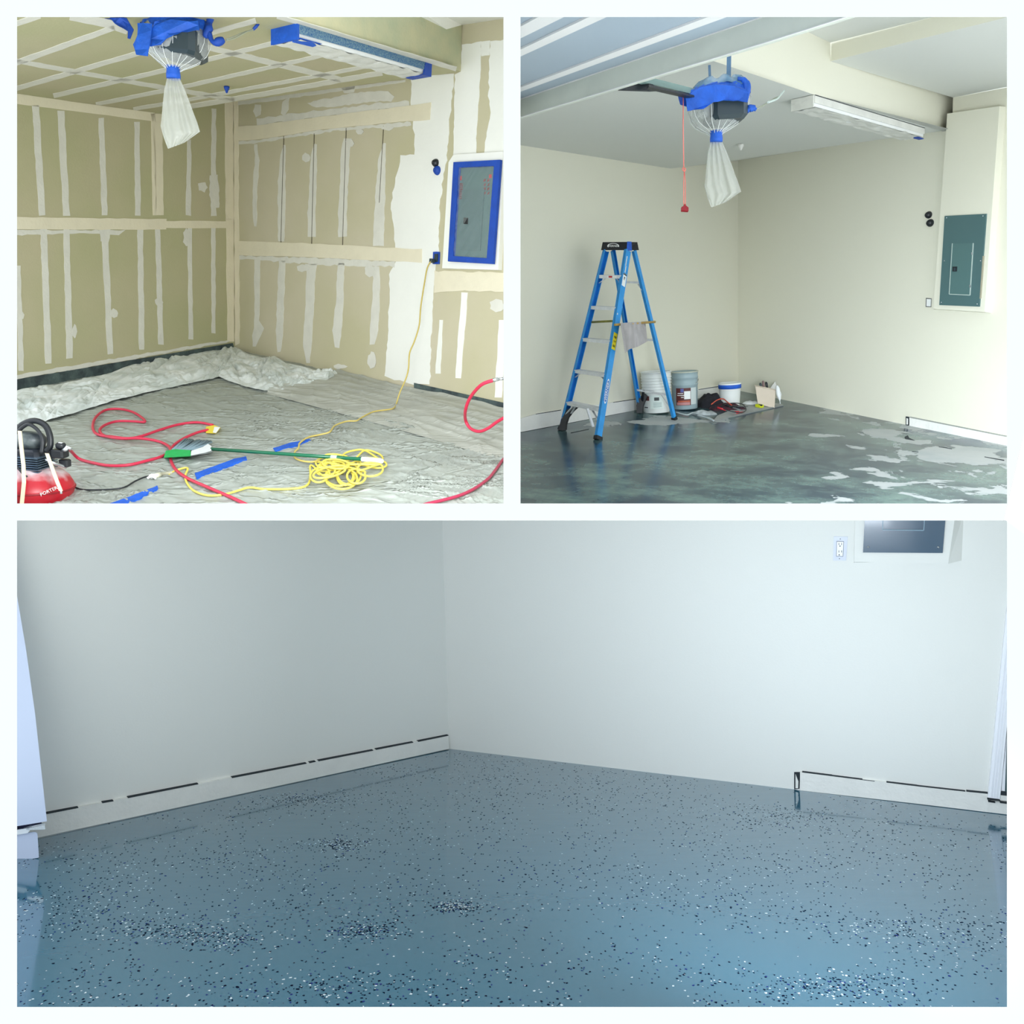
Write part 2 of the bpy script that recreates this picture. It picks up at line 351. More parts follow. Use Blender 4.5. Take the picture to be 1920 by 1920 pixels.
# primed area with its ragged edge
pr = [(770, 142), (771, 200), (775, 240), (778, 262), (776, 289), (751, 292), (747, 312), (740, 342), (735, 372), (733, 400), (738, 430), (742, 465), (741, 490), (731, 515), (730, 560), (727, 620),
      (722, 704), (740, 712), (776, 720), (806, 722), (808, 640), (812, 560), (815, 512), (822, 470), (824, 400), (829, 345), (838, 300), (841, 240), (848, 180), (851, 138)]
onwall(w, 'primer_patch', rag(pr, 1.6, 8, 40), RW, 0, 0.002, PRIME, 'ragged white primed area')
onwall(w, 'primer_patch', rag([(866, 84), (902, 78), (902, 104), (898, 180), (893, 250), (894, 304), (850, 304), (853, 140), (864, 134)], 1.0, 8, 41), RW, 0, 0.002, PRIME, 'white primed strip above the breaker panel')
onwall(w, 'primer_patch', rag([(919, 78), (958, 72), (958, 300), (906, 302), (914, 240), (921, 212), (916, 180), (918, 104)], 1.4, 8, 42), RW, 0, 0.002, PRIME, 'white primed area beside the bare slit')
onwall(w, 'primer_patch', rag([(902, 78), (919, 76), (918, 103), (902, 105)], 0.6, 8, 43), RW, 0, 0.002, PRIME)
for k, (p, q, w0, w1) in enumerate([((871, 548), (859, 709), 12, 11), ((827, 600), (821, 700), 6, 10), ((942, 600), (934, 745), 12, 14)]):
    onwall(w, 'filler_strip', stripe(p, q, w0, w1, 0.8, 60 + k), RW, 0, T, PRIME)
# box built out around the breaker panel
chase1 = [(852, 136), (866, 134), (866, 84), (941, 73)]
onwall(w, 'panel_box_out', [(850, 290), (943, 284), (942, 330), (934, 506), (829, 503), (841, 304)], RW, 0, 0.045, PRIME, 'white box-out around the breaker panel')
# ceiling joints
def cstrip(pts, wp):
    top, bot = [], []
    for i, p in enumerate(pts):
        a, b = pts[max(i - 1, 0)], pts[min(i + 1, len(pts) - 1)]
        dx, dy = b[0] - a[0], b[1] - a[1]; q = math.hypot(dx, dy); nx, ny = -dy / q * wp / 2, dx / q * wp / 2
        top.append((p[0] - nx, p[1] - ny)); bot.append((p[0] + nx, p[1] + ny))
    onwall(ceil1, 'joint_band', rag(top + bot[::-1], 0.5, 14, len(top)), C1, 0, 0.003, MUD)
for pts, wp in [([(-60, 76), (75, 30)], 10), ([(-60, 148), (32, 118), (215, 52)], 10), ([(-60, 190), (32, 166), (250, 103), (480, 39)], 8.5), ([(100, 180), (320, 130), (515, 81)], 8),
                ([(180, 196), (345, 163), (615, 102)], 7), ([(250, 205), (355, 187), (610, 140), (692, 124)], 6.5), ([(350, 201), (480, 179), (717, 137)], 9),
                ([(132, 31), (205, 45), (240, 58)], 15), ([(300, 66), (395, 90), (500, 116), (640, 150)], 10), ([(32, 115), (307, 165), (440, 187)], 8), ([(520, 31), (700, 84), (856, 130)], 8), ([(-60, 98), (32, 115)], 8)]:
    cstrip(pts, wp)

# ============================ garage after painting (upper right)
R = R2; up, n = R.up, R.n
Q, Z, Zf = R.R.at(cornx(R, 301), 301), R.R.at(1660, 259), R.R.at(1785, 243)
Pp, Ap = R.L.at(1257, 316), R.L.at(961.5, 270)
C2 = plane_uv(Ap - Pp, Zf - Pp, Pp)
ceil2 = struct('ceiling', MB().poly(cpl(C2, [(1257, 316), (1785, 243), (1785, 252), (1525, 177), (1375, 127), (1250, 85), (1000, -40), (961.5, -40), (961.5, 270)])).poly([Pp, Q, Z, Zf]), PAINTC,
               'painted pale grey low ceiling holding the bagged opener and papered light')
wall_l2 = struct('wall_left', MB().poly([R.B, Q, Pp, Ap, R.L.at(961.5, 812.5)]), PAINT2, 'smooth painted cream left wall behind the blue ladder')
wall_r2 = struct('wall_right', MB().poly([R.B, Q, Z, Zf] + cpl(R.R, [(1787, 183), (2100, 124), (2100, 878.5)])), PAINT2, 'smooth painted cream right wall with the uncovered grey breaker panel')
E0, E1 = C2.at(1785, 252), C2.at(1525, 177)
RS2 = plane_uv(E1 - E0, up, E0)
struct('trim_2', MB().poly(cpl(RS2, [(1785, 252), (1787, 183), (1557, 115), (1557, 80), (1515, 60), (1400, 0), (1100, -130), (1100, 30), (1250, 85), (1375, 127), (1525, 177)])), PAINT2, 'painted cream drop face beside the papered light fitting')
MB().poly([RS2.at(1785, 252), Zf, R.R.at(1787, 183), RS2.at(1787, 183)]).build('trim_2', PAINT2)['kind'] = 'structure'
S3 = [R.R.at(1787, 183), R.R.at(1888, 163), RS2.at(1557, 115)]
H2 = plane_uv(S3[1] - S3[0], S3[2] - S3[0], S3[0])
struct('ceiling', MB().poly([H2.at(x, y) for x, y in [(1787, 183), (2100, 124), (2100, -30), (1870, 37), (1557, 115)]] + [RS2.at(1787, 183)]), PAINTC, 'painted grey higher ceiling in the top right corner')
a_, b_ = H2.at(1557, 115), H2.at(1870, 37)
ST = plane_uv(b_ - a_, up, a_)
struct('trim_3', MB().poly([ST.at(x, y) for x, y in [(1557, 115), (1870, 37), (2100, -20), (2100, -60), (1750, 32), (1557, 80)]]), PAINT2, 'shaded cream step in the high ceiling')
S4 = [RS2.at(1557, 80), RS2.at(1515, 60), ST.at(1750, 32)]
H3 = plane_uv(S4[1] - S4[0], S4[2] - S4[0], S4[0])
struct('ceiling', MB().poly([H3.at(x, y) for x, y in [(1557, 80), (1750, 32), (2100, -60), (2100, -330), (1200, -330), (1380, -10), (1515, 60)]]), PAINTC, 'topmost strip of ceiling above the cream step')
bl = MB().wallprism([(961.5, 789), (1010, 775), (1180, 750), (1383, 718), (1383, 733), (961.5, 813)], R.L, 0, 0.02)
struct('baseboard_left', bl, STEMW, 'white painted concrete footing behind the ladder')
for k, (p, q) in enumerate([((1005, 776), (1052, 768.5)), ((1150, 754), (1192, 748)), ((1310, 730), (1350, 724)), ((1060, 767), (1085, 763.5))]):
    onwall(wall_l2, 'crack', [(p[0], p[1]), (q[0], q[1] - .3), (q[0], q[1] + 1), (p[0], p[1] + 1)], R.L, 0.02, 0.022, CRACK, 'dark gap above the footing')
br = MB().wallprism([(1705, 783), (2100, 862), (2100, 880), (1705, 799)], R.R, 0, 0.012)
st = struct('baseboard_right', br, STEMW, 'white painted footing strip right of the notch')
onwall(wall_r2, 'crack', [(1706, 781.5), (1887, 817.5), (1887, 818.5), (1706, 782.8)], R.R, 0.0, 0.014, mat('hairline', srgb((150, 155, 150)), .9), 'thin line above the footing')
onwall(wall_r2, 'notch', [(1698, 781), (1704, 782), (1703, 798), (1698, 798)], R.R, 0, 0.014, CRACK, 'dark notch in the wall foot')
onwall(wall_r2, 'notch_stub', [(1699.5, 784), (1702, 785), (1702, 796), (1699.5, 796)], R.R, 0.01, 0.018, STEMW)
o = MB().prism([R.R.at(x, y) for x, y in [(1776, 213), (1886, 200), (1858, 587), (1750, 580)]], [R.R.at(x, y, .075) for x, y in [(1776, 213), (1874, 199), (1846, 585), (1750, 579)]]).build('panel_box_out', PAINT2, wall_r2); o['label'] = 'cream box-out around the grey breaker panel'

# ============================ finished garage with coated floor (lower)
R = R3 = Room((2580, 1030), (-2350, 1030), (1060, 8860), 1.6, (842, 1404)); up, n = R.up, R.n
wall_l3 = struct('wall_left', MB().poly(cpl(R.L, [(842, 1404), (829.1, 963), (-350, 963), (-350, 1661)])), PAINT3, 'shaded grey-white left wall of the finished garage')
wall_r3 = struct('wall_right', MB().poly(cpl(R.R, [(842, 1404), (829.1, 963), (2150, 963), (2150, 1557)])), PAINT3, 'bright white right wall of the finished garage')
bl = MB().wallprism([(-350, 1611), (87, 1526), (640, 1418), (841, 1379), (842, 1404), (640, 1448), (-350, 1661)], R.L, 0, 0.02)
bo = struct('baseboard_left', bl, STEMW, 'white painted footing with a broken dark crack above it')
for p, q in [((87, 1526), (147, 1514.5)), ((192, 1505.5), (213, 1502)), ((240, 1496), (372, 1470)), ((435, 1458.5), (575, 1431.5)), ((580, 1430.5), (592, 1428)), ((597, 1427), (700, 1407)), ((705, 1405.5), (775, 1392)), ((784, 1390.5), (841, 1379))]:
    onwall(wall_l3, 'crack', [(p[0], p[1] - .8), (q[0], q[1] - .6), (q[0], q[1] + 0.5), (p[0], p[1] + 0.6)], R.L, 0.0, 0.022, CRACK, 'dark crack above the footing')
br = MB().wallprism([(1500, 1447.5), (1700, 1471), (1852, 1488.5), (2150, 1523), (2150, 1556), (1500, 1482)], R.R, 0, 0.012)
struct('baseboard_right', br, STEMW, 'white painted footing right of the dark notch')
for p, q, t in [((1504, 1448), (1560, 1455), 1.0), ((1560, 1455), (1640, 1465), .6), ((1662, 1467), (1720, 1474), .8), ((1720, 1474), (1810, 1484), .5), ((1812, 1484), (1852, 1488), 1.4)]:
    onwall(wall_r3, 'crack', [(p[0], p[1] - t), (q[0], q[1] - t), (q[0], q[1] + .4), (p[0], p[1] + .4)], R.R, 0.0, 0.014, CRACK, 'thin dark crack above the footing')
onwall(wall_r3, 'notch', [(1489, 1448), (1500.5, 1448), (1499, 1479), (1489, 1480)], R.R, 0, 0.004, CRACK, 'dark notch where the footing begins')
onwall(wall_r3, 'notch_stub', [(1491.5, 1452), (1497, 1466), (1496.5, 1478), (1491.5, 1478)], R.R, 0.003, 0.012, STEMW)
def box_out(par, front, back, pl, d, m, label):
    o = MB().prism([pl.at(x, y) for x, y in back], [pl.at(x, y, d) for x, y in front]).build('panel_box_out', m, par); o['label'] = label
box_out(wall_r3, [(1603, 963), (1791.5, 963), (1778, 1057), (1601.5, 1053.5)], [(1603, 963), (1807, 963), (1803, 1051), (1601, 1055)], R.R, 0.06, PAINT3, 'white box-out around the breaker panel')
# coated floor of the lower garage
def epoxy():
    m = D.materials.new('blue_grey_floor_coating'); m.use_nodes = True; nt = m.node_tree; N = nt.nodes; Lk = nt.links
    b = N['Principled BSDF']; b.inputs['Roughness'].default_value = 0.13
    b.inputs['Base Color'].default_value = (*srgb((30, 98, 124)), 1)
    b.inputs['IOR'].default_value = 1.55; b.inputs['Coat Weight'].default_value = 0.9; b.inputs['Coat Roughness'].default_value = 0.06
    tc = N.new('ShaderNodeTexCoord'); n1 = N.new('ShaderNodeTexNoise'); n1.inputs['Scale'].default_value = 3; n1.inputs['Detail'].default_value = 3
    mp = N.new('ShaderNodeMapping'); mp.inputs['Scale'].default_value = (1, 4, 4); Lk.new(tc.outputs['Object'], mp.inputs[0]); Lk.new(mp.outputs[0], n1.inputs[0])
    bp = N.new('ShaderNodeBump'); bp.inputs['Strength'].default_value = 0.05; bp.inputs['Distance'].default_value = 0.02
    Lk.new(n1.outputs[0], bp.inputs['Height']); Lk.new(bp.outputs[0], b.inputs['Normal'])
    return m
R = R3
struct('floor', MB().poly(cpl(R.F, [(842, 1404), (-350, 1661), (-350, 1975), (2150, 1975), (2150, 1557)])), epoxy(), 'glossy blue-grey coated floor sprinkled with colour flakes')
# colour flakes: dense clusters, uncountable
rnd = random.Random(3)
def flakes(seed, count, m, label):
    rnd = random.Random(seed); mb = MB(); cl = [(300, 1745, 60, 14), (860, 1700, 26, 6), (690, 1745, 40, 10), (640, 1582, 24, 6), (600, 1855, 120, 16), (420, 1760, 50, 12), (1560, 1850, 80, 15), (1690, 1745, 110, 20), (1480, 1530, 60, 12), (150, 1700, 100, 30), (560, 1500, 40, 6)]
    e1 = R.a; e2 = R.n.cross(e1).normalized(); e1 = e2.cross(R.n)
    for i in range(count):
        if rnd.random() < 0.16:
            c = rnd.choice(cl); x, y = rnd.gauss(c[0], c[2]), rnd.gauss(c[1], c[3])
            p = R.F.at(x, max(y, 1420), 0.0006)
        else:
            z = 2.62 + 3.8 * rnd.random() ; x = rnd.uniform(-20, 1960)
            p = R.F.at(x, 1030 + 1500 * 1.6 / z, 0.0006)
            if noise.noise(p * 2.3) + rnd.uniform(-.35, .35) < -0.12: continue
        sx, sy = R.L.n.dot(p) - R.L.d, R.R.n.dot(p) - R.R.d
        if sx < 0.03 or sy < 0.03: continue
        s = rnd.uniform(0.0026, 0.0062); t = rnd.uniform(0, 6.28); k = rnd.choice((3, 4, 5))
        vs = []
        for j in range(k):
            a = t + j * 2 * math.pi / k + rnd.uniform(-.4, .4); rr = s * rnd.uniform(.7, 1.25)
            vs.append(p + e1 * (rr * math.cos(a)) + e2 * (rr * math.sin(a)))
        mb.poly(vs)
    o = mb.build('floor_flakes', m); tag(o, label, 'flakes', kind='stuff')
flakes(11, 12000, mat('dark_flake', srgb((14, 22, 46)), 0.9, spec=.05), 'dark blue flakes scattered in the coated floor')
flakes(12, 4600, mat('white_flake', srgb((215, 228, 236)), 0.5), 'white flakes scattered in the coated floor')
flakes(13, 2500, mat('blue_flake', srgb((40, 52, 120)), 0.9, spec=.1), 'violet blue flakes scattered in the coated floor')
# wet concrete floor of the painted garage
def wetfloor():
    m = D.materials.new('damp_concrete'); m.use_nodes = True; nt = m.node_tree; N = nt.nodes; Lk = nt.links
    b = N['Principled BSDF']; b.inputs['Specular IOR Level'].default_value = 0.35; at = N.new('ShaderNodeAttribute'); at.attribute_name = 'dryness'
    tc = N.new('ShaderNodeTexCoord')
    mp = N.new('ShaderNodeMapping'); mp.inputs['Scale'].default_value = (1.0, 1.0, 1.0); Lk.new(tc.outputs['Object'], mp.inputs[0])
    n1 = N.new('ShaderNodeTexNoise'); n1.inputs['Scale'].default_value = 3.0; n1.inputs['Detail'].default_value = 5; n1.inputs['Roughness'].default_value = 0.55; n1.inputs['Distortion'].default_value = 0.5
    Lk.new(mp.outputs[0], n1.inputs[0])
    ad = N.new('ShaderNodeMath'); ad.operation = 'ADD'; Lk.new(n1.outputs[0], ad.inputs[0]); Lk.new(at.outputs['Fac'], ad.inputs[1])
    th = N.new('ShaderNodeMapRange'); th.inputs[1].default_value = 0.90; th.inputs[2].default_value = 0.92; Lk.new(ad.outputs[0], th.inputs[0])
    n2 = N.new('ShaderNodeTexNoise'); n2.inputs['Scale'].default_value = 2.6; n2.inputs['Detail'].default_value = 9; n2.inputs['Roughness'].default_value = 0.72
    mp2 = N.new('ShaderNodeMapping'); mp2.inputs['Rotation'].default_value = (0, 0, 0.5); mp2.inputs['Scale'].default_value = (0.8, 1.1, 1.0); Lk.new(tc.outputs['Object'], mp2.inputs[0]); Lk.new(mp2.outputs[0], n2.inputs[0])
    r2 = N.new('ShaderNodeMapRange'); r2.inputs[1].default_value = 0.42; r2.inputs[2].default_value = 0.68; Lk.new(n2.outputs[0], r2.inputs[0])
    mw = N.new('ShaderNodeMix'); mw.data_type = 'RGBA'; mw.inputs[6].default_value = (*srgb((26, 54, 72)), 1); mw.inputs[7].default_value = (*srgb((104, 132, 126)), 1)
    Lk.new(r2.outputs[0], mw.inputs[0])
    md = N.new('ShaderNodeMix'); md.data_type = 'RGBA'; md.inputs[6].default_value = (*srgb((176, 180, 180)), 1); md.inputs[7].default_value = (*srgb((160, 168, 170)), 1); Lk.new(r2.outputs[0], md.inputs[0])
    mx = N.new('ShaderNodeMix'); mx.data_type = 'RGBA'; Lk.new(th.outputs[0], mx.inputs[0]); Lk.new(mw.outputs[2], mx.inputs[6]); Lk.new(md.outputs[2], mx.inputs[7])
    Lk.new(mx.outputs[2], b.inputs['Base Color'])
    rr = N.new('ShaderNodeMapRange'); rr.inputs[3].default_value = 0.2; rr.inputs[4].default_value = 0.62; Lk.new(th.outputs[0], rr.inputs[0]); Lk.new(rr.outputs[0], b.inputs['Roughness'])
    bp = N.new('ShaderNodeBump'); bp.inputs['Strength'].default_value = 0.05; bp.inputs['Distance'].default_value = 0.01; Lk.new(n2.outputs[0], bp.inputs['Height']); Lk.new(bp.outputs[0], b.inputs['Normal'])
    return m
R = R2
def floor2():
    mb = MB()
    # radial patch: rows from the walls to the front
    back = [(x, 732 + (1383 - x) * .191 if x < 1383 else 732 + (x - 1383) * .2042) for x in (961.5, 1050, 1150, 1260, 1383, 1475, 1600, 1700, 1800, 1888, 1990, 2100)]
    def fn(u, v):
        t = u * (len(back) - 1); i = min(int(t), len(back) - 2); f = t - i
        bx = back[i][0] * (1 - f) + back[i + 1][0] * f; by = back[i][1] * (1 - f) + back[i + 1][1] * f
        A = R.F.at(bx, by); B = R.F.at(961.5 + (bx - 961.5), 959.5); return A + (B - A) * v
    mb.grid(fn, 88, 40); return mb
mbf = floor2()
f2 = struct('floor', mbf, wetfloor(), 'damp concrete floor with pale dry patches near the right wall')
att = f2.data.attributes.new('dryness', 'FLOAT', 'POINT')
ctrl = [(1500, 800, .30, 60, 20), (1660, 810, .52, 70, 16), (1800, 850, .60, 130, 30), (1700, 880, .44, 130, 30), (1850, 890, .50, 80, 25), (1400, 765, .45, 80, 12), (1640, 870, .42, 60, 16), (1750, 935, .38, 200, 16), (1500, 920, .28, 60, 14), (1480, 840, .3, 50, 12), (1240, 790, .52, 200, 14), (1000, 835, .30, 60, 10), (1100, 935, .2, 60, 12), (1880, 940, .4, 60, 20), (1560, 770, .55, 60, 10)]
for i, v in enumerate(mbf.v):
    x, y = 960 + F * v.x / -v.z, 960 - F * v.y / -v.z
    s = max([c[2] * math.exp(-((x - c[0]) / c[3]) ** 2 - ((y - c[1]) / c[4]) ** 2) for c in ctrl] + [0.14 + 0.24 * max(0, min(1, (x - 1350) / 330))])
    att.data[i].value = s
# ------------------------------------------------------------------ things in the unpainted garage
R = R1; up, n = R.up, R.n
BLUE = mat('blue_masking_tape', srgb((20, 92, 205)), 0.6, var=0.25, vscale=14, bump=0.4, bscale=60)
BLUED = mat('deep_blue_tape', srgb((14, 70, 172)), 0.6, var=0.15, vscale=10, bump=0.3, bscale=60)
FILM = mat('clear_bag_film', srgb((235, 240, 240)), 0.18, alpha=0.30, bump=0.9, bscale=26, spec=0.8)
FILM2 = mat('milky_bag_film', srgb((214, 218, 212)), 0.3, alpha=0.36, bump=0.8, bscale=22, spec=0.6)
BLACK = mat('black_plastic', srgb((26, 30, 36)), 0.4, bump=0.1)
GREYM = mat('grey_motor_case', srgb((44, 58, 66)), 0.35)
WHITE = mat('white_plastic', srgb((236, 238, 238)), 0.45)
CHROME = mat('bright_metal', srgb((205, 210, 214)), 0.25, metal=0.9)
GREENP = mat('grey_green_panel', srgb((74, 104, 106)), 0.4, bump=0.05)
SHEET = mat('grey_plastic_sheet', srgb((158, 164, 158)), 0.42, var=0.10, vscale=2.5, bump=0.15, bscale=14, spec=0.7)
SHEETL = mat('pale_plastic_sheet', srgb((178, 180, 172)), 0.5, var=0.16, vscale=3, bump=0.4, bscale=12, stretch=(1, 1, 1))
CLOTH = mat('white_drop_cloth', srgb((232, 236, 236)), 0.8, var=0.22, vscale=4, bump=0.3, bscale=12, col2=srgb((200, 208, 206)))
RED = mat('red_rubber_hose', srgb((196, 40, 72)), 0.4)
PINK = mat('faded_red_hose', srgb((214, 104, 116)), 0.4)
YEL = mat('yellow_cord', srgb((222, 206, 92)), 0.45)
YEL2 = mat('dusty_yellow_cord', srgb((196, 176, 96)), 0.5)

# plastic sheeting on the floor
def creased(m, sc, st, stretch=(1, 1, 1)):
    nt = m.node_tree; N = nt.nodes; Lk = nt.links; b = N['Principled BSDF']
    mp = N.new('ShaderNodeMapping'); mp.inputs['Scale'].default_value = stretch; Lk.new(N['Texture Coordinate'].outputs['Object'], mp.inputs[0])
    n1 = N.new('ShaderNodeTexNoise'); n1.inputs['Scale'].default_value = sc; n1.inputs['Detail'].default_value = 3; n1.inputs['Distortion'].default_value = 1.4
    Lk.new(mp.outputs[0], n1.inputs['Vector'])
    s1 = N.new('ShaderNodeMath'); s1.operation = 'SUBTRACT'; s1.inputs[1].default_value = .5; Lk.new(n1.outputs[0], s1.inputs[0])
    s2 = N.new('ShaderNodeMath'); s2.operation = 'ABSOLUTE'; Lk.new(s1.outputs[0], s2.inputs[0])
    s3 = N.new('ShaderNodeMapRange'); s3.inputs[1].default_value = 0; s3.inputs[2].default_value = .06; s3.inputs[3].default_value = 1; s3.inputs[4].default_value = 0; Lk.new(s2.outputs[0], s3.inputs[0])
    bp = N.new('ShaderNodeBump'); bp.inputs['Strength'].default_value = st; bp.inputs['Distance'].default_value = .012
    Lk.new(s3.outputs[0], bp.inputs['Height'])
    old = b.inputs['Normal'].links[0].from_socket if b.inputs['Normal'].links else None
    if old: Lk.new(old, bp.inputs['Normal'])
    Lk.new(bp.outputs[0], b.inputs['Normal'])
creased(SHEET, 2.2, .85, (.55, 1.5, 1)); creased(SHEETL, 2.0, .35, (.5, 2.0, 1)); creased(CLOTH, 2.6, .6, (1, .6, 1))
e1 = R.b * -1; e1 = (e1 - n * e1.dot(n)).normalized(); e2 = n.cross(e1)
cen = [(R.F.at(840, 885), 22, 0.55), (R.F.at(690, 800), 16, 0.5), (R.F.at(405, 716), 18, 0.8), (R.F.at(250, 905), 12, 0.6), (R.F.at(560, 790), 12, 0.45)]
def ridge(v, p=5): return (1 - abs(v)) ** p
def crease(P):
    h = 0.0
    for c, k, s in cen:
        d = P - c; r = d.length; a = math.atan2(d.dot(e2), d.dot(e1)) + 1.3 * noise.noise(P * 1.7)
        h += ridge(noise.noise(Vector((math.cos(a) * k * .35, math.sin(a) * k * .35, r * 1.3)) * 1.6), 9) * math.exp(-(r / s / 1.4) ** 2) * 0.016 * min(1, r * 4)
    u, w = P.dot(e1), P.dot(e2)
    h += ridge(noise.noise(Vector((u * 0.9 + w * .5, w * 5.5 - u, 0))), 10) * 0.009
    h += ridge(noise.noise(Vector((u * 3.1, w * 1.4 + u * 2, 4))), 12) * 0.006
    h += ridge(noise.noise(Vector((u * 1.0 - w * 3, w * 7 + u, 9))), 12) * 0.006
    return h
back = [(-120, 752), (32, 728), (240, 692), (440, 657), (560, 683), (700, 716), (830, 745), (957, 775)]
def sheet_fn(u, v):
    t = u * (len(back) - 1); i = min(int(t), len(back) - 2); f = t - i
    bx = back[i][0] * (1 - f) + back[i + 1][0] * f; by = back[i][1] * (1 - f) + back[i + 1][1] * f
    A, B = R.F.at(bx, by), R.F.at(bx, 958.5)
    if bx < 956: B = R.F.at(bx + (bx - 480) * 0.0, 958.5)
    P = A + (B - A) * v; return P + n * (0.003 + crease(P))
tag(MB().grid(sheet_fn, 340, 220).build('plastic_sheet', SHEET, None, R.F.at(480, 850)), 'large wrinkled grey plastic sheet covering the floor', 'sheeting')
bt = [(520, 726), (560, 712), (635, 700), (700, 715), (770, 732), (860, 752), (957, 775)]; fb = [(500, 741), (560, 757), (640, 779), (720, 801), (800, 824), (880, 848), (957, 870)]
def sheet2(u, v):
    t = u * 6; i = min(int(t), 5); f = t - i
    A = R.F.at(*[bt[i][k] * (1 - f) + bt[i + 1][k] * f for k in (0, 1)]); B = R.F.at(*[fb[i][k] * (1 - f) + fb[i + 1][k] * f for k in (0, 1)])
    P = A + (B - A) * v
    hh = ridge(noise.noise(Vector((u * 2.2, v * 7, 2))), 6) * 0.022 + ridge(noise.noise(Vector((u * 9, v * 3, 5))), 10) * 0.010
    edge = min(1, (1 - v) * 14)
    return P + n * (0.014 + hh * edge + 0.006 * math.sin(v * 3.1))
s2 = MB().grid(sheet2, 150, 60).build('plastic_sheet', SHEETL, None, R.F.at(740, 780))
tag(s2, 'paler plastic strip laid along the foot of the right wall', 'sheeting')
def curve2(pts, t):
    t = t * (len(pts) - 1); i = min(int(t), len(pts) - 2); f = t - i
    return tuple(pts[i][k] * (1 - f) + pts[i + 1][k] * f for k in range(len(pts[0])))
def drape(name, top, bot, nu, nv, amp, seed, label):
    def fn(u, v):
        a, b = curve2(top, u), curve2(bot, u); A, B = R.F.at(*a), R.F.at(*b); P = A + (B - A) * v
        q = noise.noise(Vector((u * 4, v * .8, seed))) * 2.2; q2 = noise.noise(Vector((u * 9, v * 2, seed + 20))) * .5
        w = noise.noise(Vector((u * 7, v * 3, seed + 31))) * .8; L_ = nu / 26
        h = amp * (min(1, abs(noise.noise(Vector((u * L_ * .55 + w, v * 2.6 + q * .6, seed + 3)))) * 3.2) + .55 * min(1, abs(noise.noise(Vector((u * L_ * .9 - v * 2 + w, v * 5.5 + u * 5 + q, seed + 7)))) * 3.4) + .25 * min(1, abs(noise.noise(Vector((u * L_ * 2.4 + w * 2, v * 9 - u * 8, seed + 9)))) * 3))
        e = min(1, min(v, 1 - v) * 7, u * 12, (1 - u) * 12)
        return P + n * (0.02 + h * (0.15 + 0.85 * e)) + e1 * 0.0
    o = MB().grid(fn, nu, nv).build(name, CLOTH, None, R.F.at(*bot[len(bot) // 2])); tag(o, label, 'drop cloth')
drape('drop_cloth', [(-60, 752), (32, 738), (100, 727), (160, 715), (206, 706), (262, 684), (300, 677), (340, 672), (390, 662), (420, 655), (436, 652), (448, 656)],
      [(-60, 822), (32, 802), (86, 795), (120, 786), (170, 770), (220, 755), (280, 740), (330, 729), (380, 719), (410, 712), (428, 700), (455, 690)], 420, 80, 0.034, 1,
      'crumpled white drop cloth bunched along the left wall')
drape('drop_cloth', [(446, 656), (466, 668), (495, 675), (516, 672), (536, 684), (570, 692), (600, 700), (626, 698), (633, 704)],
      [(400, 706), (430, 720), (462, 730), (495, 737), (527, 741), (548, 733), (572, 730), (606, 720), (632, 707)], 260, 80, 0.032, 5,
      'crumpled white drop cloth spread from the corner along the right wall')
for outl in ([(365, 887), (440, 860), (461, 855), (463, 860), (440, 868), (368, 896)], [(205, 944), (245, 930), (295, 910), (297, 916), (262, 932), (232, 944), (220, 950), (190, 950)], [(512, 840), (545, 830), (580, 823), (583, 826), (550, 836), (516, 845)]):
    o = MB().wallprism(rag(outl, 0.5, 9, 3), R.F, 0.004, 0.0185).build('masking_tape', BLUE, None, R.F.at(*outl[0]))
    tag(o, {365: 'straight blue tape strip on the sheet below the broom socket', 205: 'blue tape strip on the sheet near the bottom edge beside the compressor', 512: 'short blue tape strip on the sheet above the broom handle'}[outl[0][0]], 'tape', 'blue tape strips on the floor sheet')

def fpath(pts, r, m, name, parent=None, off=0.012, k=6, nn=8):
    P = [R.F.at(p[0], p[1], off + r + (p[2] if len(p) > 2 else 0)) for p in pts]
    return MB().tube(smoothline(P, k), r, nn).build(name, m, parent, P[0])
# hoses
def hose(pts, label, m=RED, fit=None):
    P = [R.F.at(p[0], p[1], 0.026 + (p[2] if len(p) > 2 else 0)) for p in pts]
    t = thing('air_hose', label, 'hose', P[0], 'red air hoses')
    MB().tube(smoothline(P, 7), 0.0098, 10).build('hose_line', m, t)
    for i in (fit or []):
        a = P[i]; b = P[i - 1] if i else P[1]; d = (a - b).normalized()
        MB().tube([a - d * 0.01, a + d * 0.02, a + d * 0.02, a + d * 0.05], [0.012, 0.012, 0.008, 0.008], 10).build('fitting', CHROME, t)
    return t
hose([(122, 838, .20), (133, 846, .08), (148, 860), (175, 868), (205, 873), (240, 872), (275, 864), (300, 857), (318, 848), (326, 835), (345, 822), (370, 811), (390, 806)], 'red air hose running from the compressor under the broom to the yellow tag')
hose([(399, 797), (370, 792), (335, 796), (300, 806), (265, 818), (240, 822), (212, 819), (192, 817), (178, 811), (174, 798), (180, 782), (198, 769), (225, 767), (250, 773), (267, 784), (271, 791), (250, 790), (220, 790), (197, 797), (187, 807), (196, 817), (225, 822, .012), (262, 822, .014), (295, 827), (315, 836), (321, 848, .012), (320, 862), (330, 881), (352, 897), (390, 914), (430, 931), (462, 946), (490, 958)],
     'looped red air hose curling left then crossing under the broom to the bottom edge')
hp = [pt(955, 706, 5.0), pt(925, 713, 5.0), pt(902, 722, 5.05), pt(882, 745, 5.2), pt(873, 768, 5.3), pt(873, 788, 5.45), pt(882, 803, 5.45), pt(898, 809, 5.4), pt(915, 803, 5.35), pt(932, 791, 5.3), pt(958, 776, 5.2)]
t = thing('air_hose', 'red air hose loop rising with a silver coupling by the right edge', 'hose', hp[7], 'red air hoses')
MB().tube(smoothline(hp[1:], 7), 0.011, 10).build('hose_line', RED, t)
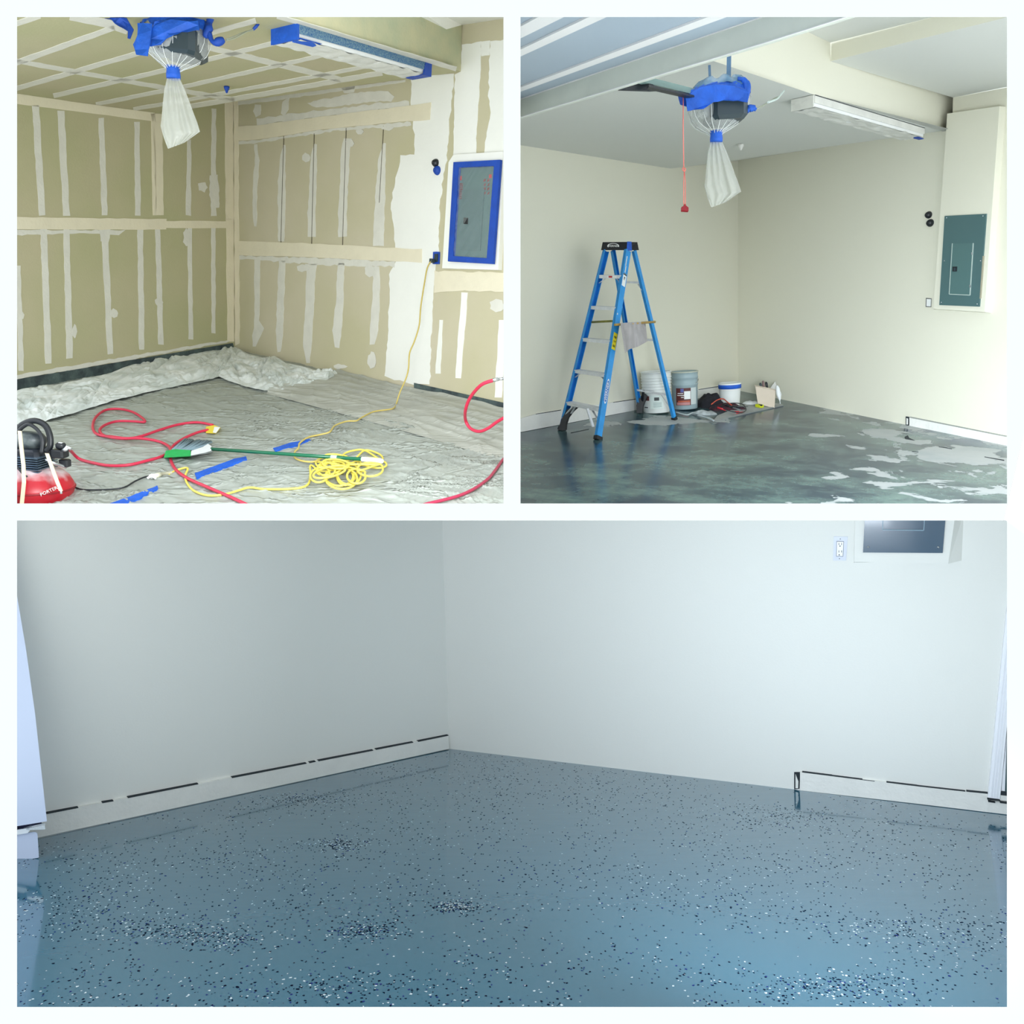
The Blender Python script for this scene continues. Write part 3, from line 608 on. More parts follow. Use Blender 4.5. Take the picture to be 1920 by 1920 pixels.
MB().tube([pt(960, 708, 5.0), pt(944, 710, 5.0), pt(944, 710, 5.0), pt(934, 711, 5.0), pt(934, 711, 5.0), pt(924, 713, 5.0)], [.014, .014, .009, .009, .012, .012], 10).build('coupling', CHROME, t)
hose([(957, 848), (943, 862), (930, 880), (915, 898), (890, 916), (862, 929), (830, 938), (800, 945), (770, 955)], 'dark red air hose curving out of the bottom right corner', mat('dark_red_hose', srgb((160, 40, 72)), .4))
# tag on the hose
o = MB().prism([R.F.at(x, y, .012) for x, y in [(386, 800), (402, 797), (414, 802), (405, 813), (386, 812)]], [R.F.at(x, y, .020 + (0.02 if x > 400 else 0)) for x, y in [(386, 800), (402, 797), (414, 802), (405, 813), (386, 812)]]).build('hose_tag', mat('tag_yellow', srgb((226, 204, 60)), .5), None, R.F.at(395, 805))
tag(o, 'yellow warning tag tied near the end of the red hose', 'tag')
o2 = MB().prism([R.F.at(x, y, .02) for x, y in [(402, 800), (413, 801), (405, 812), (399, 811)]], [R.F.at(x, y, .045) for x, y in [(402, 800), (413, 801), (405, 812), (399, 811)]]).build('card', WHITE, o); o2['label'] = 'white card corner'
# yellow extension cord
z0 = -R.R.at(812, 488, 0.05).z; P0 = R.R.at(810, 489, 0.05)
zf = R.depth(738, 766)
wp = [(808, 490), (801, 503), (796, 530), (789, 575), (786, 610), (777, 640), (768, 662), (766, 690), (761, 710), (750, 735), (743, 757)]
cp = [pt(x, y, z0 + (zf - z0) * ((y - 490) / 276) - 0.0) for x, y in wp]
fl = [(738, 765), (728, 768), (700, 772), (678, 783), (668, 789), (650, 790), (628, 798), (618, 810), (600, 815), (578, 820), (562, 831), (560, 840), (553, 847), (553, 858), (566, 864), (585, 866), (600, 862)]
cp += [R.F.at(x, y, 0.044 if i < 8 else .032) for i, (x, y) in enumerate(fl)]
t = thing('extension_cord', 'long yellow extension cord from the wall outlet down to a tangled coil', 'cord', P0)
MB().tube(smoothline(cp, 5), 0.0062, 8).build('hanging_run', YEL2, t)
rnd = random.Random(5); co = []
loops = [(612, 868, 20, 10, 0), (640, 862, 34, 9, .4), (680, 858, 38, 14, .1), (700, 868, 26, 9, .3), (650, 884, 20, 26, .3), (636, 893, 26, 18, 0), (648, 893, 16, 17, .2), (655, 890, 22, 19, .1), (640, 897, 30, 20, .1), (620, 878, 30, 12, -.5), (600, 890, 22, 16, -.7), (612, 880, 18, 14, .5), (668, 893, 18, 14, .3), (694, 880, 24, 13, 0), (630, 870, 26, 9, .2), (618, 885, 34, 10, -.45)]
ph = 0
for li, (cx, cy, rx, ry, rot) in enumerate(loops):
    for j in range(11):
        a = ph + j * 2 * math.pi / 10; x = rx * math.cos(a); y = ry * math.sin(a)
        co.append((cx + x * math.cos(rot) - y * math.sin(rot) * .6, cy + x * math.sin(rot) * .5 + y * math.cos(rot), 0.004 + 0.0035 * li + rnd.uniform(0, .005)))
    ph += rnd.uniform(-1, 1)
co = [(588, 866, 0)] + co + [(604, 884, .01), (583, 872, 0), (582, 888, 0), (579, 906, 0), (565, 914, 0), (535, 917, 0), (495, 917, 0), (468, 914, 0), (446, 920, 0), (420, 927, 0), (390, 929, 0), (365, 921, 0), (352, 908, 0), (347, 893, 0), (352, 878, .01), (336, 880, 0), (316, 889, 0)]
fp = [R.F.at(x, y, .018 + h) for x, y, h in co]
MB().tube(smoothline(fp, 4), 0.0066, 8).build('coil', YEL, t)
MB().tube([R.F.at(x, y, .022) for x, y in [(322, 886), (300, 890), (300, 890), (288, 893)]], [.010, .013, .016, .014], 10).build('socket', mat('clear_socket', srgb((214, 214, 190)), .3), t)
o = MB().box(P0, (R.b, up, R.R.n), (.03, .035, .045), .004).build('plug', GREYM, t)
# black power lead of the compressor with its plug
t = thing('power_lead', 'black power lead from the compressor plugged into the yellow cord', 'cord', R.F.at(140, 914))
fpath([(128, 905, .05), (136, 911), (155, 918), (200, 918), (232, 914), (252, 903), (270, 895), (280, 893)], 0.005, BLACK, 'lead', t)
MB().tube([R.F.at(x, y, .024) for x, y in [(280, 893), (284, 893), (284, 893), (292, 892)]], [.010, .016, .016, .011], 10).build('plug', WHITE, t)
fpath([(276, 897), (284, 893, .01), (292, 897)], .007, WHITE, 'plug_ring', t)
# push broom
t = thing('push_broom', 'green broom with grey bristles lying across the hoses and the yellow coil', 'broom', R.F.at(355, 855))
hz = 0.045
MB().prism([R.F.at(x, y, .012) for x, y in [(309, 860), (358, 857), (357, 845), (328, 843), (312, 846)]], [R.F.at(x, y, .055) for x, y in [(307, 858), (358, 855), (357, 844), (328, 842), (311, 845)]]).build('broom_block', mat('bright_green', srgb((20, 176, 90)), .45, var=.2, vscale=30), t)
br = MB()
rnd = random.Random(8)
for k in range(70):
    f = k / 69; a = (320 + 44 * f + rnd.uniform(-2, 2), 846 - 3 * f); b_ = (345 + 52 * f + rnd.uniform(-2, 2), 823.5 + 4 * f + rnd.uniform(-1.5, 1.5))
    br.tube([R.F.at(*a, .04), R.F.at(*b_, .03 + rnd.uniform(0, .03))], .0042, 4)
o = br.build('bristles', mat('grey_blue_bristle', srgb((116, 138, 148)), .7), t); o['kind'] = 'stuff'
MB().prism([R.F.at(x, y, .02) for x, y in [(357, 856), (384, 852), (398, 848), (398, 838), (390, 834), (380, 840), (357, 848)]], [R.F.at(x, y, .07) for x, y in [(358, 854), (384, 849), (396, 845), (396, 836), (390, 832), (380, 838), (359, 845)]]).build('socket', mat('socket_white', srgb((214, 218, 220)), .5), t)
GRN = mat('green_handle', srgb((6, 96, 66)), .3)
a, b_ = R.F.at(396, 842, .065), R.F.at(679, 861, .075); c = R.F.at(718, 865, .075)
MB().tube([a, b_], .0115, 12).build('handle', GRN, t)
MB().tube([b_ + (c - b_) * -.02, b_, b_ + (c - b_) * .9, c], [.013, .0165, .0165, .012], 12).build('grip', WHITE, t)
MB().tube([a.lerp(b_, .80), a.lerp(b_, .803), a.lerp(b_, .835), a.lerp(b_, .84)], [.012, .0145, .0145, .012], 12).build('collar', mat('collar_grey', srgb((170, 200, 190)), .4), t)

# air compressor
t = thing('air_compressor', 'red and black portable air compressor cut off at the left edge', 'compressor', R.F.at(58, 962))
Zc = R.depth(58, 935); Pc = pt(56, 912, Zc); X = Vector((1, 0, 0)); V = X.cross(up).normalized() * -1
V = up.cross(X).normalized(); V = V if V.z > 0 else -V; X = up.cross(V).normalized(); X = X if X.x > 0 else -X
def cc(x, y, dz=0): return pt(x, y, Zc - dz)
prof = [(0.02, -.125), (.12, -.12), (.18, -.095), (.210, -.05), (.222, -.015), (.224, 0), (.224, .006), (.220, .02), (.20, .06), (.165, .095), (.11, .115), (.04, .122), (0, .123)]
def dust():
    m = mat('red_tank_dusty', srgb((176, 16, 36)), .35); nt = m.node_tree; N = nt.nodes; Lk = nt.links
    tc = N['Texture Coordinate']; n1 = N.new('ShaderNodeTexNoise'); n1.inputs['Scale'].default_value = 9; n1.inputs['Detail'].default_value = 8
    g = N.new('ShaderNodeNewGeometry'); sp = N.new('ShaderNodeSeparateXYZ'); Lk.new(g.outputs['Normal'], sp.inputs[0])
    ad = N.new('ShaderNodeMath'); ad.operation = 'MULTIPLY'; Lk.new(sp.outputs[2], ad.inputs[0]); Lk.new(n1.outputs[0], ad.inputs[1]); Lk.new(tc.outputs['Object'], n1.inputs[0])
    r = N.new('ShaderNodeMapRange'); r.inputs[1].default_value = .24; r.inputs[2].default_value = .48; Lk.new(ad.outputs[0], r.inputs[0])
    mx = N.new('ShaderNodeMix'); mx.data_type = 'RGBA'; mx.inputs[6].default_value = (*srgb((176, 16, 36)), 1); mx.inputs[7].default_value = (*srgb((214, 196, 200)), 1)
    Lk.new(r.outputs[0], mx.inputs[0]); Lk.new(mx.outputs[2], N['Principled BSDF'].inputs['Base Color']); return m
MB().lathe(Pc, (X, V, up), prof, 48).build('tank', dust(), t)
MB().lathe(Pc, (X, V, up), [(.224, -.004), (.229, -.002), (.229, .004), (.224, .006)], 48).build('weld_seam', mat('seam_red', srgb((140, 10, 28)), .4), t)
ph_ = cc(58, 862, .02)
MB().box(ph_, (X, V, up), (.175, .17, .16), .02).build('pump_body', mat('black_pump', srgb((30, 36, 48)), .3, var=.3, vscale=20), t)
fin = None
for k in range(8):
    c0 = ph_ - up * (.055 - k * .0125) + V * .02
    mbx = MB().box(c0, (X, V, up), (.21, .20, .005), .0)
    mbx.build('cooling_fin', mat('fin_grey', srgb((96, 116, 136)), .25, metal=.6), t)
MB().lathe(cc(52, 824, .03), (X, V, up), [(.02, -.045), (.085, -.04), (.098, -.01), (.098, .012), (.08, .034), (.03, .045), (0, .046)], 24, (1, .8)).build('pump_cover', mat('dusty_black', srgb((44, 52, 60)), .4, var=.5, vscale=12, col2=srgb((120, 130, 130))), t)
MB().tube(smoothline([cc(20, 842, .05), cc(34, 806, .05), cc(46, 794, .05), cc(66, 789, .05), cc(84, 797, .05), cc(93, 815, .05), cc(94, 836, .05), cc(86, 846, .05)], 6), .0165, 12).build('handle', BLACK, t)
MB().tube(smoothline([cc(32, 812, .12), cc(44, 800, .12), cc(56, 796, .12), cc(72, 808, .12), cc(80, 826, .12), cc(78, 850, .12)], 6), .010, 10).build('roll_bar', BLACK, t)
MB().box(cc(112, 850, .04), (X, V, up), (.07, .08, .055), .01).build('regulator', BLACK, t)
MB().lathe(cc(114, 838, .05), (X, V, up), [(.02, -.01), (.026, .0), (.026, .016), (.02, .022), (0, .022)], 20).build('regulator_knob', BLACK, t)
MB().lathe(cc(114, 832, .05), (X, V, up), [(.012, 0), (.015, .002), (.015, .01), (0, .011)], 16).build('gauge', CHROME, t)
MB().tube([cc(118, 846, .06), cc(128, 838, .06), cc(128, 838, .06), cc(133, 842, .06)], [.012, .012, .009, .009], 10).build('outlet_fitting', CHROME, t)
MB().box(cc(122, 868, .02), (X, V, up), (.05, .05, .05), .008).build('pressure_switch', BLACK, t)
MB().tube(smoothline([cc(86, 862, .1), cc(100, 868, .1), cc(112, 872, .06), cc(124, 876, .02)], 5), .009, 8).build('transfer_pipe', CHROME, t)
STRAP = mat('cream_strap', srgb((222, 208, 178)), .6)
def strap(pts, dz):
    P = [cc(x, y, d) for x, y, d in pts]; mb = MB()
    for a, b_ in zip(P, P[1:]): mb.beam(a, b_ + (b_ - a) * .02, X, .019, V, .006)
    mb.build('rubber_strap', STRAP, t)
strap([(37, 808, .16), (40, 838, .17), (44, 872, .19), (45, 905, .23), (41, 944, .235)], 0)
strap([(88, 850, .13), (98, 878, .17), (108, 905, .20), (114, 920, .205)], 0)
MB().tube([cc(114, 918, .205), cc(115, 926, .205)], .006, 8).build('strap_hook', CHROME, t)
MB().tube(smoothline([cc(28, 872, .2), cc(36, 880, .2), cc(46, 892, .2), cc(50, 893, .21)], 4), .006, 8).build('drain_cable', BLACK, t)

def text(s, name, m, parent, origin, xdir, ydir, size, ext=0.0006, align='CENTER'):
    c = D.curves.new(name, 'FONT'); c.body = s; c.size = size; c.extrude = ext; c.align_x = align; c.align_y = 'CENTER'; c.resolution_u = 2
    o = D.objects.new(name, c); COL.objects.link(o)
    me = D.meshes.new_from_object(o, depsgraph=bpy.context.evaluated_depsgraph_get()); D.objects.remove(o)
    x = (RC @ Vector(xdir)).normalized(); y = (RC @ Vector(ydir)); y = (y - x * y.dot(x)).normalized(); z = x.cross(y)
    M = Matrix((x, y, z)).transposed()
    base = Vector(parent['_o']); w = W(origin) - base
    for v in me.vertices: v.co = M @ v.co + w
    me.materials.append(m); ob = D.objects.new(name, me); COL.objects.link(ob); ob.parent = parent; ob['_o'] = parent['_o']; return ob
sd = (X * .75 + V * .66).normalized(); td = up.cross(sd).normalized(); td = td if td.x > 0 else -td
text('PORTER', 'lettering', WHITE, t, Pc + (X * .80 + V * .60).normalized() * .228 + up * 0.016, V * -.80 + X * .60 + up * .35, up, .026)

# bagged garage door opener, built once per garage
def opener(R, cx, cy, Z, s, label, variant):
    """cx, cy the neck of the bag; s pixel scale of the bag against the first garage"""
    up = R.up; V = up.cross(Vector((1, 0, 0))); V = V.normalized(); V = V if V.z > 0 else -V; X = Vector((1, 0, 0))
    X = (X - up * X.dot(up)).normalized()
    m_ = Z / F * s
    def q(x, y, d=0): return pt(cx + (x - 325) * s, cy + (y - 136) * s, Z - d)
    t = thing('garage_door_opener', label, 'door opener', q(335, 85))
    MB().box(q(342, 84, .02), (X, V, up), (72 * m_, .26, 54 * m_), .03).build('motor_housing', GREYM, t)
    MB().box(q(300, 84, .0), (X, V, up), (34 * m_, .2, 34 * m_), .02).build('side_cover', mat('pale_housing', srgb((170, 176, 176)), .4), t)
    # clear bag: a pleated surface gathered to the neck
    rings = [(52, 331, 58), (66, 331, 61), (82, 331, 60), (98, 330, 54), (110, 328, 43), (118, 327, 31), (125, 326, 18), (131, 325, 11), (140, 325, 10.5)]
    mb = MB(); nk = 56; vs = []
    rnd = random.Random(4); ph = [rnd.uniform(-.5, .5) for _ in range(nk)]
    for y, x0, r in rings:
        c = q(x0, y, 0)
        for k in range(nk):
            a = 2 * math.pi * k / nk; pl = 1 + (0.05 * math.sin(k * 2.9) + 0.04 * ph[k]) * (0.5 + (y - 50) / 70)
            vs.append(c + X * (r * m_ * pl * math.cos(a)) + V * (r * m_ * pl * .85 * math.sin(a)) + up * (0.006 * math.sin(3 * a)))
    mb.add(vs, [[i * nk + k, i * nk + (k + 1) % nk, (i + 1) * nk + (k + 1) % nk, (i + 1) * nk + k] for i in range(len(rings) - 1) for k in range(nk)], True)
    mb.build('clear_bag', FILM, t)
    pm = MB()  # white tubes added along the folds as painted bright streaks of the film
    for k in range(3, nk, 3):
        if rnd.random() < .75: pm.tube([mb.v[i * nk + k] + (mb.v[i * nk + k] - q(330, 90, 0)).normalized() * .002 for i in range(1 + k % 3, len(rings) - 1)], .0016, 4)
    pm.build('pleat_streak', mat('streak_white', srgb((236, 240, 240)), .4), t)['kind'] = 'stuff'
    MB().lathe(q(325, 136, 0), (X, V, up), [(12.5 * m_, -11 * m_), (12.8 * m_, -4 * m_), (11.6 * m_, 4 * m_), (13 * m_, 11 * m_)], 14).build('neck_tape', BLUE, t)
    # tail of the bag
    lf = [(313, 147), (308, 168), (305, 195), (303, 222), (301, 236), (307, 258), (315, 279)]; rt = [(337, 147), (345, 165), (355, 190), (363, 212), (370, 230), (375, 247), (345, 268)]
    def tail(sgn):
        def fn(u, v):
            a, b_ = curve2(lf, v), curve2(rt, v); x, y = a[0] * (1 - u) + b_[0] * u, a[1] * (1 - u) + b_[1] * u
            bul = math.sin(math.pi * u) * (.035 if v < .8 else .035 * (1 - (v - .8) * 4)); f = noise.noise(Vector((u * 6, v * 1.6, 3 + sgn))) * .030 * (0.3 + v)
            return q(x, y, sgn * bul + f + .006 * math.sin(u * 28) * (1.1 - v))
        return fn
    MB().grid(tail(1), 36, 30).grid(tail(-1), 36, 30).build('bag_tail', FILM2, t)
    # blue tape crown round the top
    mb = MB(); vs = []; rr = [(20, 50), (34, 58), (48, 61), (60, 62)] if variant == 1 else [(36, 50), (40, 56), (48, 60), (58, 61)]
    for y, r in rr:
        for k in range(40):
            a = 2 * math.pi * k / 40; dy = 5 * math.sin(k * 1.7) + 4 * math.sin(k * .6 + 1); j = 1 + .04 * math.sin(k * 2.3 + y)
            vs.append(q(331, y + (dy if y == 60 else 0), 0) + X * (r * m_ * j * math.cos(a)) + V * (r * m_ * .85 * j * math.sin(a)))
    mb.add(vs, [[i * 40 + k, i * 40 + (k + 1) % 40, (i + 1) * 40 + (k + 1) % 40, (i + 1) * 40 + k] for i in range(3) for k in range(40)], False)
    mb.build('tape_band', BLUE, t)
    if variant == 2:
        mb = MB(); vs = []; r2 = [(20, 30), (24, 42), (34, 52), (42, 57)]
        for y, r in r2:
            for k in range(40):
                a = 2 * math.pi * k / 40; vs.append(q(334, y + 4 * math.sin(k * 1.1), 0) + X * (r * m_ * (1 + .05 * math.sin(k * 1.9)) * math.cos(a)) + V * (r * m_ * .85 * math.sin(a)))
        mb.add(vs, [[i * 40 + k, i * 40 + (k + 1) % 40, (i + 1) * 40 + (k + 1) % 40, (i + 1) * 40 + k] for i in range(3) for k in range(40)], True)
        mb.build('film_top', mat('blue_grey_film', srgb((96, 140, 176)), .25, alpha=.8, bump=.8, bscale=25), t)
    flaps = [[(258, 44), (286, 44), (284, 70), (276, 104), (254, 103), (250, 84), (258, 66)], [(206, 32), (236, 34), (250, 55), (244, 73), (240, 72), (240, 58), (216, 44)], [(290, 40), (330, 34), (352, 40), (372, 38), (374, 56), (340, 60), (318, 66), (300, 84), (282, 86), (284, 60)],
             [(178, 30), (230, 30), (236, 38), (200, 36)]] if variant == 1 else [[(262, 44), (330, 30), (375, 36), (392, 48), (388, 66), (350, 62), (320, 66), (300, 80), (268, 84), (264, 70)], [(248, 52), (268, 50), (268, 76), (252, 72)]]
    for k, fl_ in enumerate(flaps):
        fr = [q(x, y, .19 - .01 * k + .012 * math.sin(x * .2)) for x, y in rag(fl_, 1.0, 9, k)]
        MB().prism([p - V * .008 for p in fr], fr).build('tape_flap', (BLUE, BLUED)[k % 2], t)
    return t, q, X, V, m_
t, q, X, V, m_ = opener(R1, 325, 136, 4.75, 1.0, 'bagged door opener with blue tape hanging from the unpainted ceiling', 1)
for x in (290, 352):
    MB().beam(q(x, 44, .03), q(x, -30, .03), X, .03, V, .004).build('hanger_strap', GALV, t)
MB().tube(smoothline([q(397, 28, .05), q(393, 40, .05), q(392, 52, .06), q(388, 62, .06), q(384, 70, .05)], 4), [.022, .022, .020, .020, .019, .016, .016, .018, .024, .024, .022, .022, .022, .022, .02, .016, .012], 9).build('taped_wire', BLUED, t)
MB().tube(smoothline([q(392, 62, .06), q(396, 74, .06), q(404, 80, .06), q(420, 74, .05)], 4), [.016, .016, .016, .015, .014, .014, .014, .016, .02, .024, .024, .02, .014], 9).build('taped_wire', BLUED, t)
MB().tube(smoothline([q(424, 74, .04), q(440, 68, .0), q(458, 60, -.05), q(476, 56, -.1), q(484, 46, -.1), q(492, 38, -.1)], 4), .0035, 6).build('wire', mat('grey_wire', srgb((150, 156, 140)), .5), t)
MB().tube(smoothline([q(424, 76, .04), q(440, 72, .0), q(462, 60, -.05), q(476, 54, -.1)], 4), .003, 6).build('wire', MATS['grey_wire'], t)
MB().tube([q(474, 56, -.1), q(480, 50, -.1), q(487, 42, -.1)], [.008, .010, .006], 8).build('taped_wire', BLUED, t)
MB().tube([q(484, 37, -.1), q(490, 36, -.1), q(496, 38, -.1), q(508, 37, -.1)], [.010, .012, .008, .005], 8).build('wire_nut', mat('wire_nut_red', srgb((120, 26, 36)), .4), t)

# taped and papered strip light
def solve_drop(P, up, y):
    lo, hi = 0.0, 0.5
    for _ in range(40):
        m = (lo + hi) / 2; S = P - up * m; yy = 960 - F * S.y / -S.z
        lo, hi = (m, hi) if yy < y else (lo, m)
    return lo
def strip_light(R, C, T1, T2, T3, yb, label, taped):
    up = R.up; A, B, Cc = C.at(*T1), C.at(*T2), C.at(*T3); Dd = A + (Cc - B); h = solve_drop(B, up, yb)
    lens = (Cc - B).normalized(); wid = (B - A).normalized(); Lt = (Cc - B).length; Wt = (B - A).length
    t = thing('strip_light', label, 'ceiling light', (A + Cc) * .5)
    dn = -up * h
    def at(a, b_, k): return A + (B - A) * b_ + (Cc - B) * a + dn * k
    MB().prism([at(0, 0, .02), at(0, 1, .02), at(1, 1, .02), at(1, 0, .02)], [at(0, .04, .9), at(0, .96, .9), at(1, .96, .9), at(1, .04, .9)]).build('housing', WHITE, t)
    PAP = mat('masking_paper', srgb((222, 222, 216)), .8, var=.12, vscale=6, bump=.8, bscale=12)
    def pap(u, v):
        return at(.01 + .97 * u, -.02 + 1.04 * v, .97 + .10 * noise.noise(Vector((u * 14, v * 4, 2))) + .03 * math.sin(u * 60))
    MB().grid(pap, 80, 12).build('paper_cover', PAP, t)
    if taped:
        SPK = mat('oversprayed_tape', srgb((26, 84, 142)), .7, var=.3, vscale=120, col2=srgb((120, 150, 160)))
        MB().prism([at(.0, 1.0, 0), at(1.0, 1.0, 0), at(1.0, 1.0, .62), at(.5, 1.0, .6), at(0, 1.0, .62)], [at(-.003, 1.03, 0), at(1.003, 1.03, 0), at(1.003, 1.03, .64), at(.5, 1.03, .60), at(0, 1.03, .64)]).build('side_tape', SPK, t)
        MB().prism([at(0, -.02, 0), at(0, 1.03, 0), at(0, 1.03, 1.02), at(0, -.02, 1.02)], [at(-.015, -.03, 0), at(-.015, 1.04, 0), at(-.015, 1.04, 1.05), at(-.015, -.03, 1.05)]).build('end_tape', BLUE, t)
        MB().prism([at(.95, .2, 1.03), at(1.01, .2, 1.03), at(1.01, 1.04, 1.03), at(.93, 1.04, 1.03), at(.95, .8, 1.03)], [at(.95, .2, 1.10), at(1.01, .2, 1.10), at(1.01, 1.05, 1.10), at(.93, 1.05, 1.10), at(.95, .8, 1.10)]).build('end_tape', BLUED, t)
        MB().prism([at(.955, 1.0, 0), at(1.01, 1.0, 0), at(1.01, 1.0, 1.08), at(.94, 1.0, 1.08)], [at(.955, 1.05, 0), at(1.015, 1.05, 0), at(1.015, 1.05, 1.1), at(.94, 1.05, 1.1)]).build('end_tape', BLUED, t)
        MB().prism([at(.0, .75, 1.02), at(.12, .8, 1.02), at(.14, 1.03, .9), at(.0, 1.03, .9)], [at(.0, .75, 1.09), at(.12, .8, 1.09), at(.14, 1.06, .9), at(.0, 1.06, .9)]).build('end_tape', BLUE, t)
    else:
        MB().prism([at(0, 0, 0), at(0, 1, 0), at(0, 1, 1), at(0, 0, 1)], [at(-.012, -.01, .04), at(-.012, 1.02, .04), at(-.012, 1.02, 1.03), at(-.012, -.01, 1.03)]).build('end_cover', PAP, t)
        MB().prism([at(.0, 1.0, .05), at(1.0, 1.0, .05), at(1.0, 1.0, .62), at(0, 1.0, .62)], [at(0, 1.03, .06), at(1.0, 1.03, .06), at(1.0, 1.03, .64), at(0, 1.03, .64)]).build('side_paper', PAP, t)
        MB().prism([at(.94, .75, 1.04), at(1.0, .75, 1.04), at(1.0, 1.0, 1.04), at(.94, 1.0, 1.04)], [at(.94, .75, 1.12), at(1.0, .75, 1.12), at(1.0, 1.0, 1.12), at(.94, 1.0, 1.12)]).build('tape_scrap', BLUED, t)
    MB().prism([at(0, 1.035, -.01), at(1, 1.035, -.01), at(1, 1.035, .035), at(0, 1.035, .035)], [at(0, 1.05, -.01), at(1, 1.05, -.01), at(1, 1.05, .035), at(0, 1.05, .035)]).build('shade_strip', CRACK, t)  # dark strip painted as the shade between fitting and ceiling
    return t
strip_light(R1, C1, (514, 56), (560, 45), (805, 119), 74, 'strip light wrapped in blue tape and paper on the bare ceiling', True)

# blue wrapped sprinkler head
def nub(C, R, x, y, m, label, s=1.0):
    P = C.at(x, y - 6 * s); o = MB().lathe(P, (R.a, R.b, -R.up), [(.026 * s, 0), (.034 * s, .006), (.030 * s, .02), (.018 * s, .036), (.012 * s, .05), (.0, .056)], 9).build('sprinkler_head', m, None, P)
    tag(o, label, 'sprinkler')
    return o
nub(C1, R1, 425, 167, BLUED, 'small ceiling sprinkler wrapped in blue tape near the bag', .9)
# round wall plugs
def plug(R, x, y, r, m, label, grp, h=.035):
    P = R.R.at(x, y, 0.0); nn = R.R.n; ux = R.b; uy = nn.cross(ux)
    t = thing('conduit_cap', label, 'wall cap', P, grp)
    MB().lathe(P, (ux, uy, nn), [(r, 0), (r, .008), (r * .86, h * .6), (r * .6, h), (0, h * 1.05)], 20).build('cap', m, t)
    MB().lathe(P + nn * h, (ux, uy, nn), [(r * .35, 0), (r * .3, .006), (0, .008)], 14).build('cap_centre', m, t)
plug(R1, 818, 306, .035, BLACK, 'round black conduit cap above the blue taped one', 'conduit caps left of the taped panel')
plug(R1, 821, 320, .038, BLUED, 'round conduit cap covered in blue tape beside the taped panel', 'conduit caps left of the taped panel')
# taped outlet
t = thing('wall_outlet', 'wall outlet masked with blue tape holding the yellow plug', 'outlet', R1.R.at(817, 484))
MB().wallprism(rag([(811.5, 472), (824, 472), (823, 495), (811, 495)], .4, 5, 2), R1.R, 0.002, .012).build('tape_cover', BLUED, t)
MB().wallprism([(814.5, 476), (820.5, 476), (820, 491), (814, 491)], R1.R, .012, .02).build('receptacle', GREYM, t)
# breaker panel under tape and film
def edge_panel(pl, off, quad, name='panel_cover', m=GREENP, t=None, th=.012):
    return MB().wallprism(quad, pl, off, off + th).build(name, m, t)
pl = R1.R; o1 = .045
t = thing('breaker_panel', 'breaker panel framed with blue tape and covered in clear film', 'breaker panel', pl.at(890, 495, o1))
edge_panel(pl, o1, [(852, 306), (936, 302), (922, 493), (842, 488)], t=t)
edge_panel(pl, o1 + .012, [(866, 356), (908, 354), (900, 470), (862, 468)], 'panel_door', mat('panel_door_green', srgb((70, 98, 102)), .4), t, .006)
edge_panel(pl, o1 + .018, [(869, 408), (877, 408), (876.5, 420), (868.5, 420)], 'latch', BLACK, t, .006)
LBL = mat('red_label', srgb((120, 44, 52)), .6); 
for qd in ([(858, 330), (866, 330), (865.5, 338), (857.5, 338)], [(917, 327), (922, 327), (921.5, 334), (916.5, 334)]): edge_panel(pl, o1 + .0125, qd, 'warning_label', mat('label_red', srgb((180, 30, 40)), .5), t, .001)
for k in range(9): edge_panel(pl, o1 + .0125, [(857 - k * .1, 344 + k * 3.4), (868 - k * .1, 344 + k * 3.4), (868 - k * .1, 345.8 + k * 3.4), (857 - k * .1, 345.8 + k * 3.4)], 'label_line', LBL, t, .001)
for k in range(8): edge_panel(pl, o1 + .0125, [(907 + (k % 2) * 1.5 + (7 if k > 3 else 0), 336 + (k % 4) * 8), (911 + (7 if k > 3 else 0), 335 + (k % 4) * 8), (910 + (7 if k > 3 else 0), 340 + (k % 4) * 8), (906 + (7 if k > 3 else 0), 341 + (k % 4) * 8)], 'label_line', LBL, t, .001)
def filmfn(u, v):
    a = (857 + (927 - 857) * u, 311 - 2 * u); b_ = (847 + (915 - 847) * u, 483 + 3 * u)
    x, y = a[0] + (b_[0] - a[0]) * v, a[1] + (b_[1] - a[1]) * v
    w_ = Vector((u * 5 + v * 4, u * 2 - v * 1.5, 3)); w2 = Vector(((u + v * 1.4) * 9, (u * .3 - v) * 1.2, 3))
    return pl.at(x, y, o1 + .024 + .010 * ridge(noise.noise(w2), 4) + .004 * noise.noise(w_))
MB().grid(filmfn, 60, 90).build('film_cover', mat('panel_film', srgb((230, 240, 236)), .12, alpha=.11, spec=1.0, bump=.5, bscale=30), t)
oc = [(850, 304), (938, 299.5), (924, 495), (839.5, 490)]; ic = [(860, 314), (926, 311), (912.5, 484), (849.5, 480)]
for k in range(4):
    j = (k + 1) % 4; MB().wallprism([oc[k], oc[j], ic[j], ic[k]], pl, o1 + .012, o1 + .036).build('tape_strip', BLUED, t)
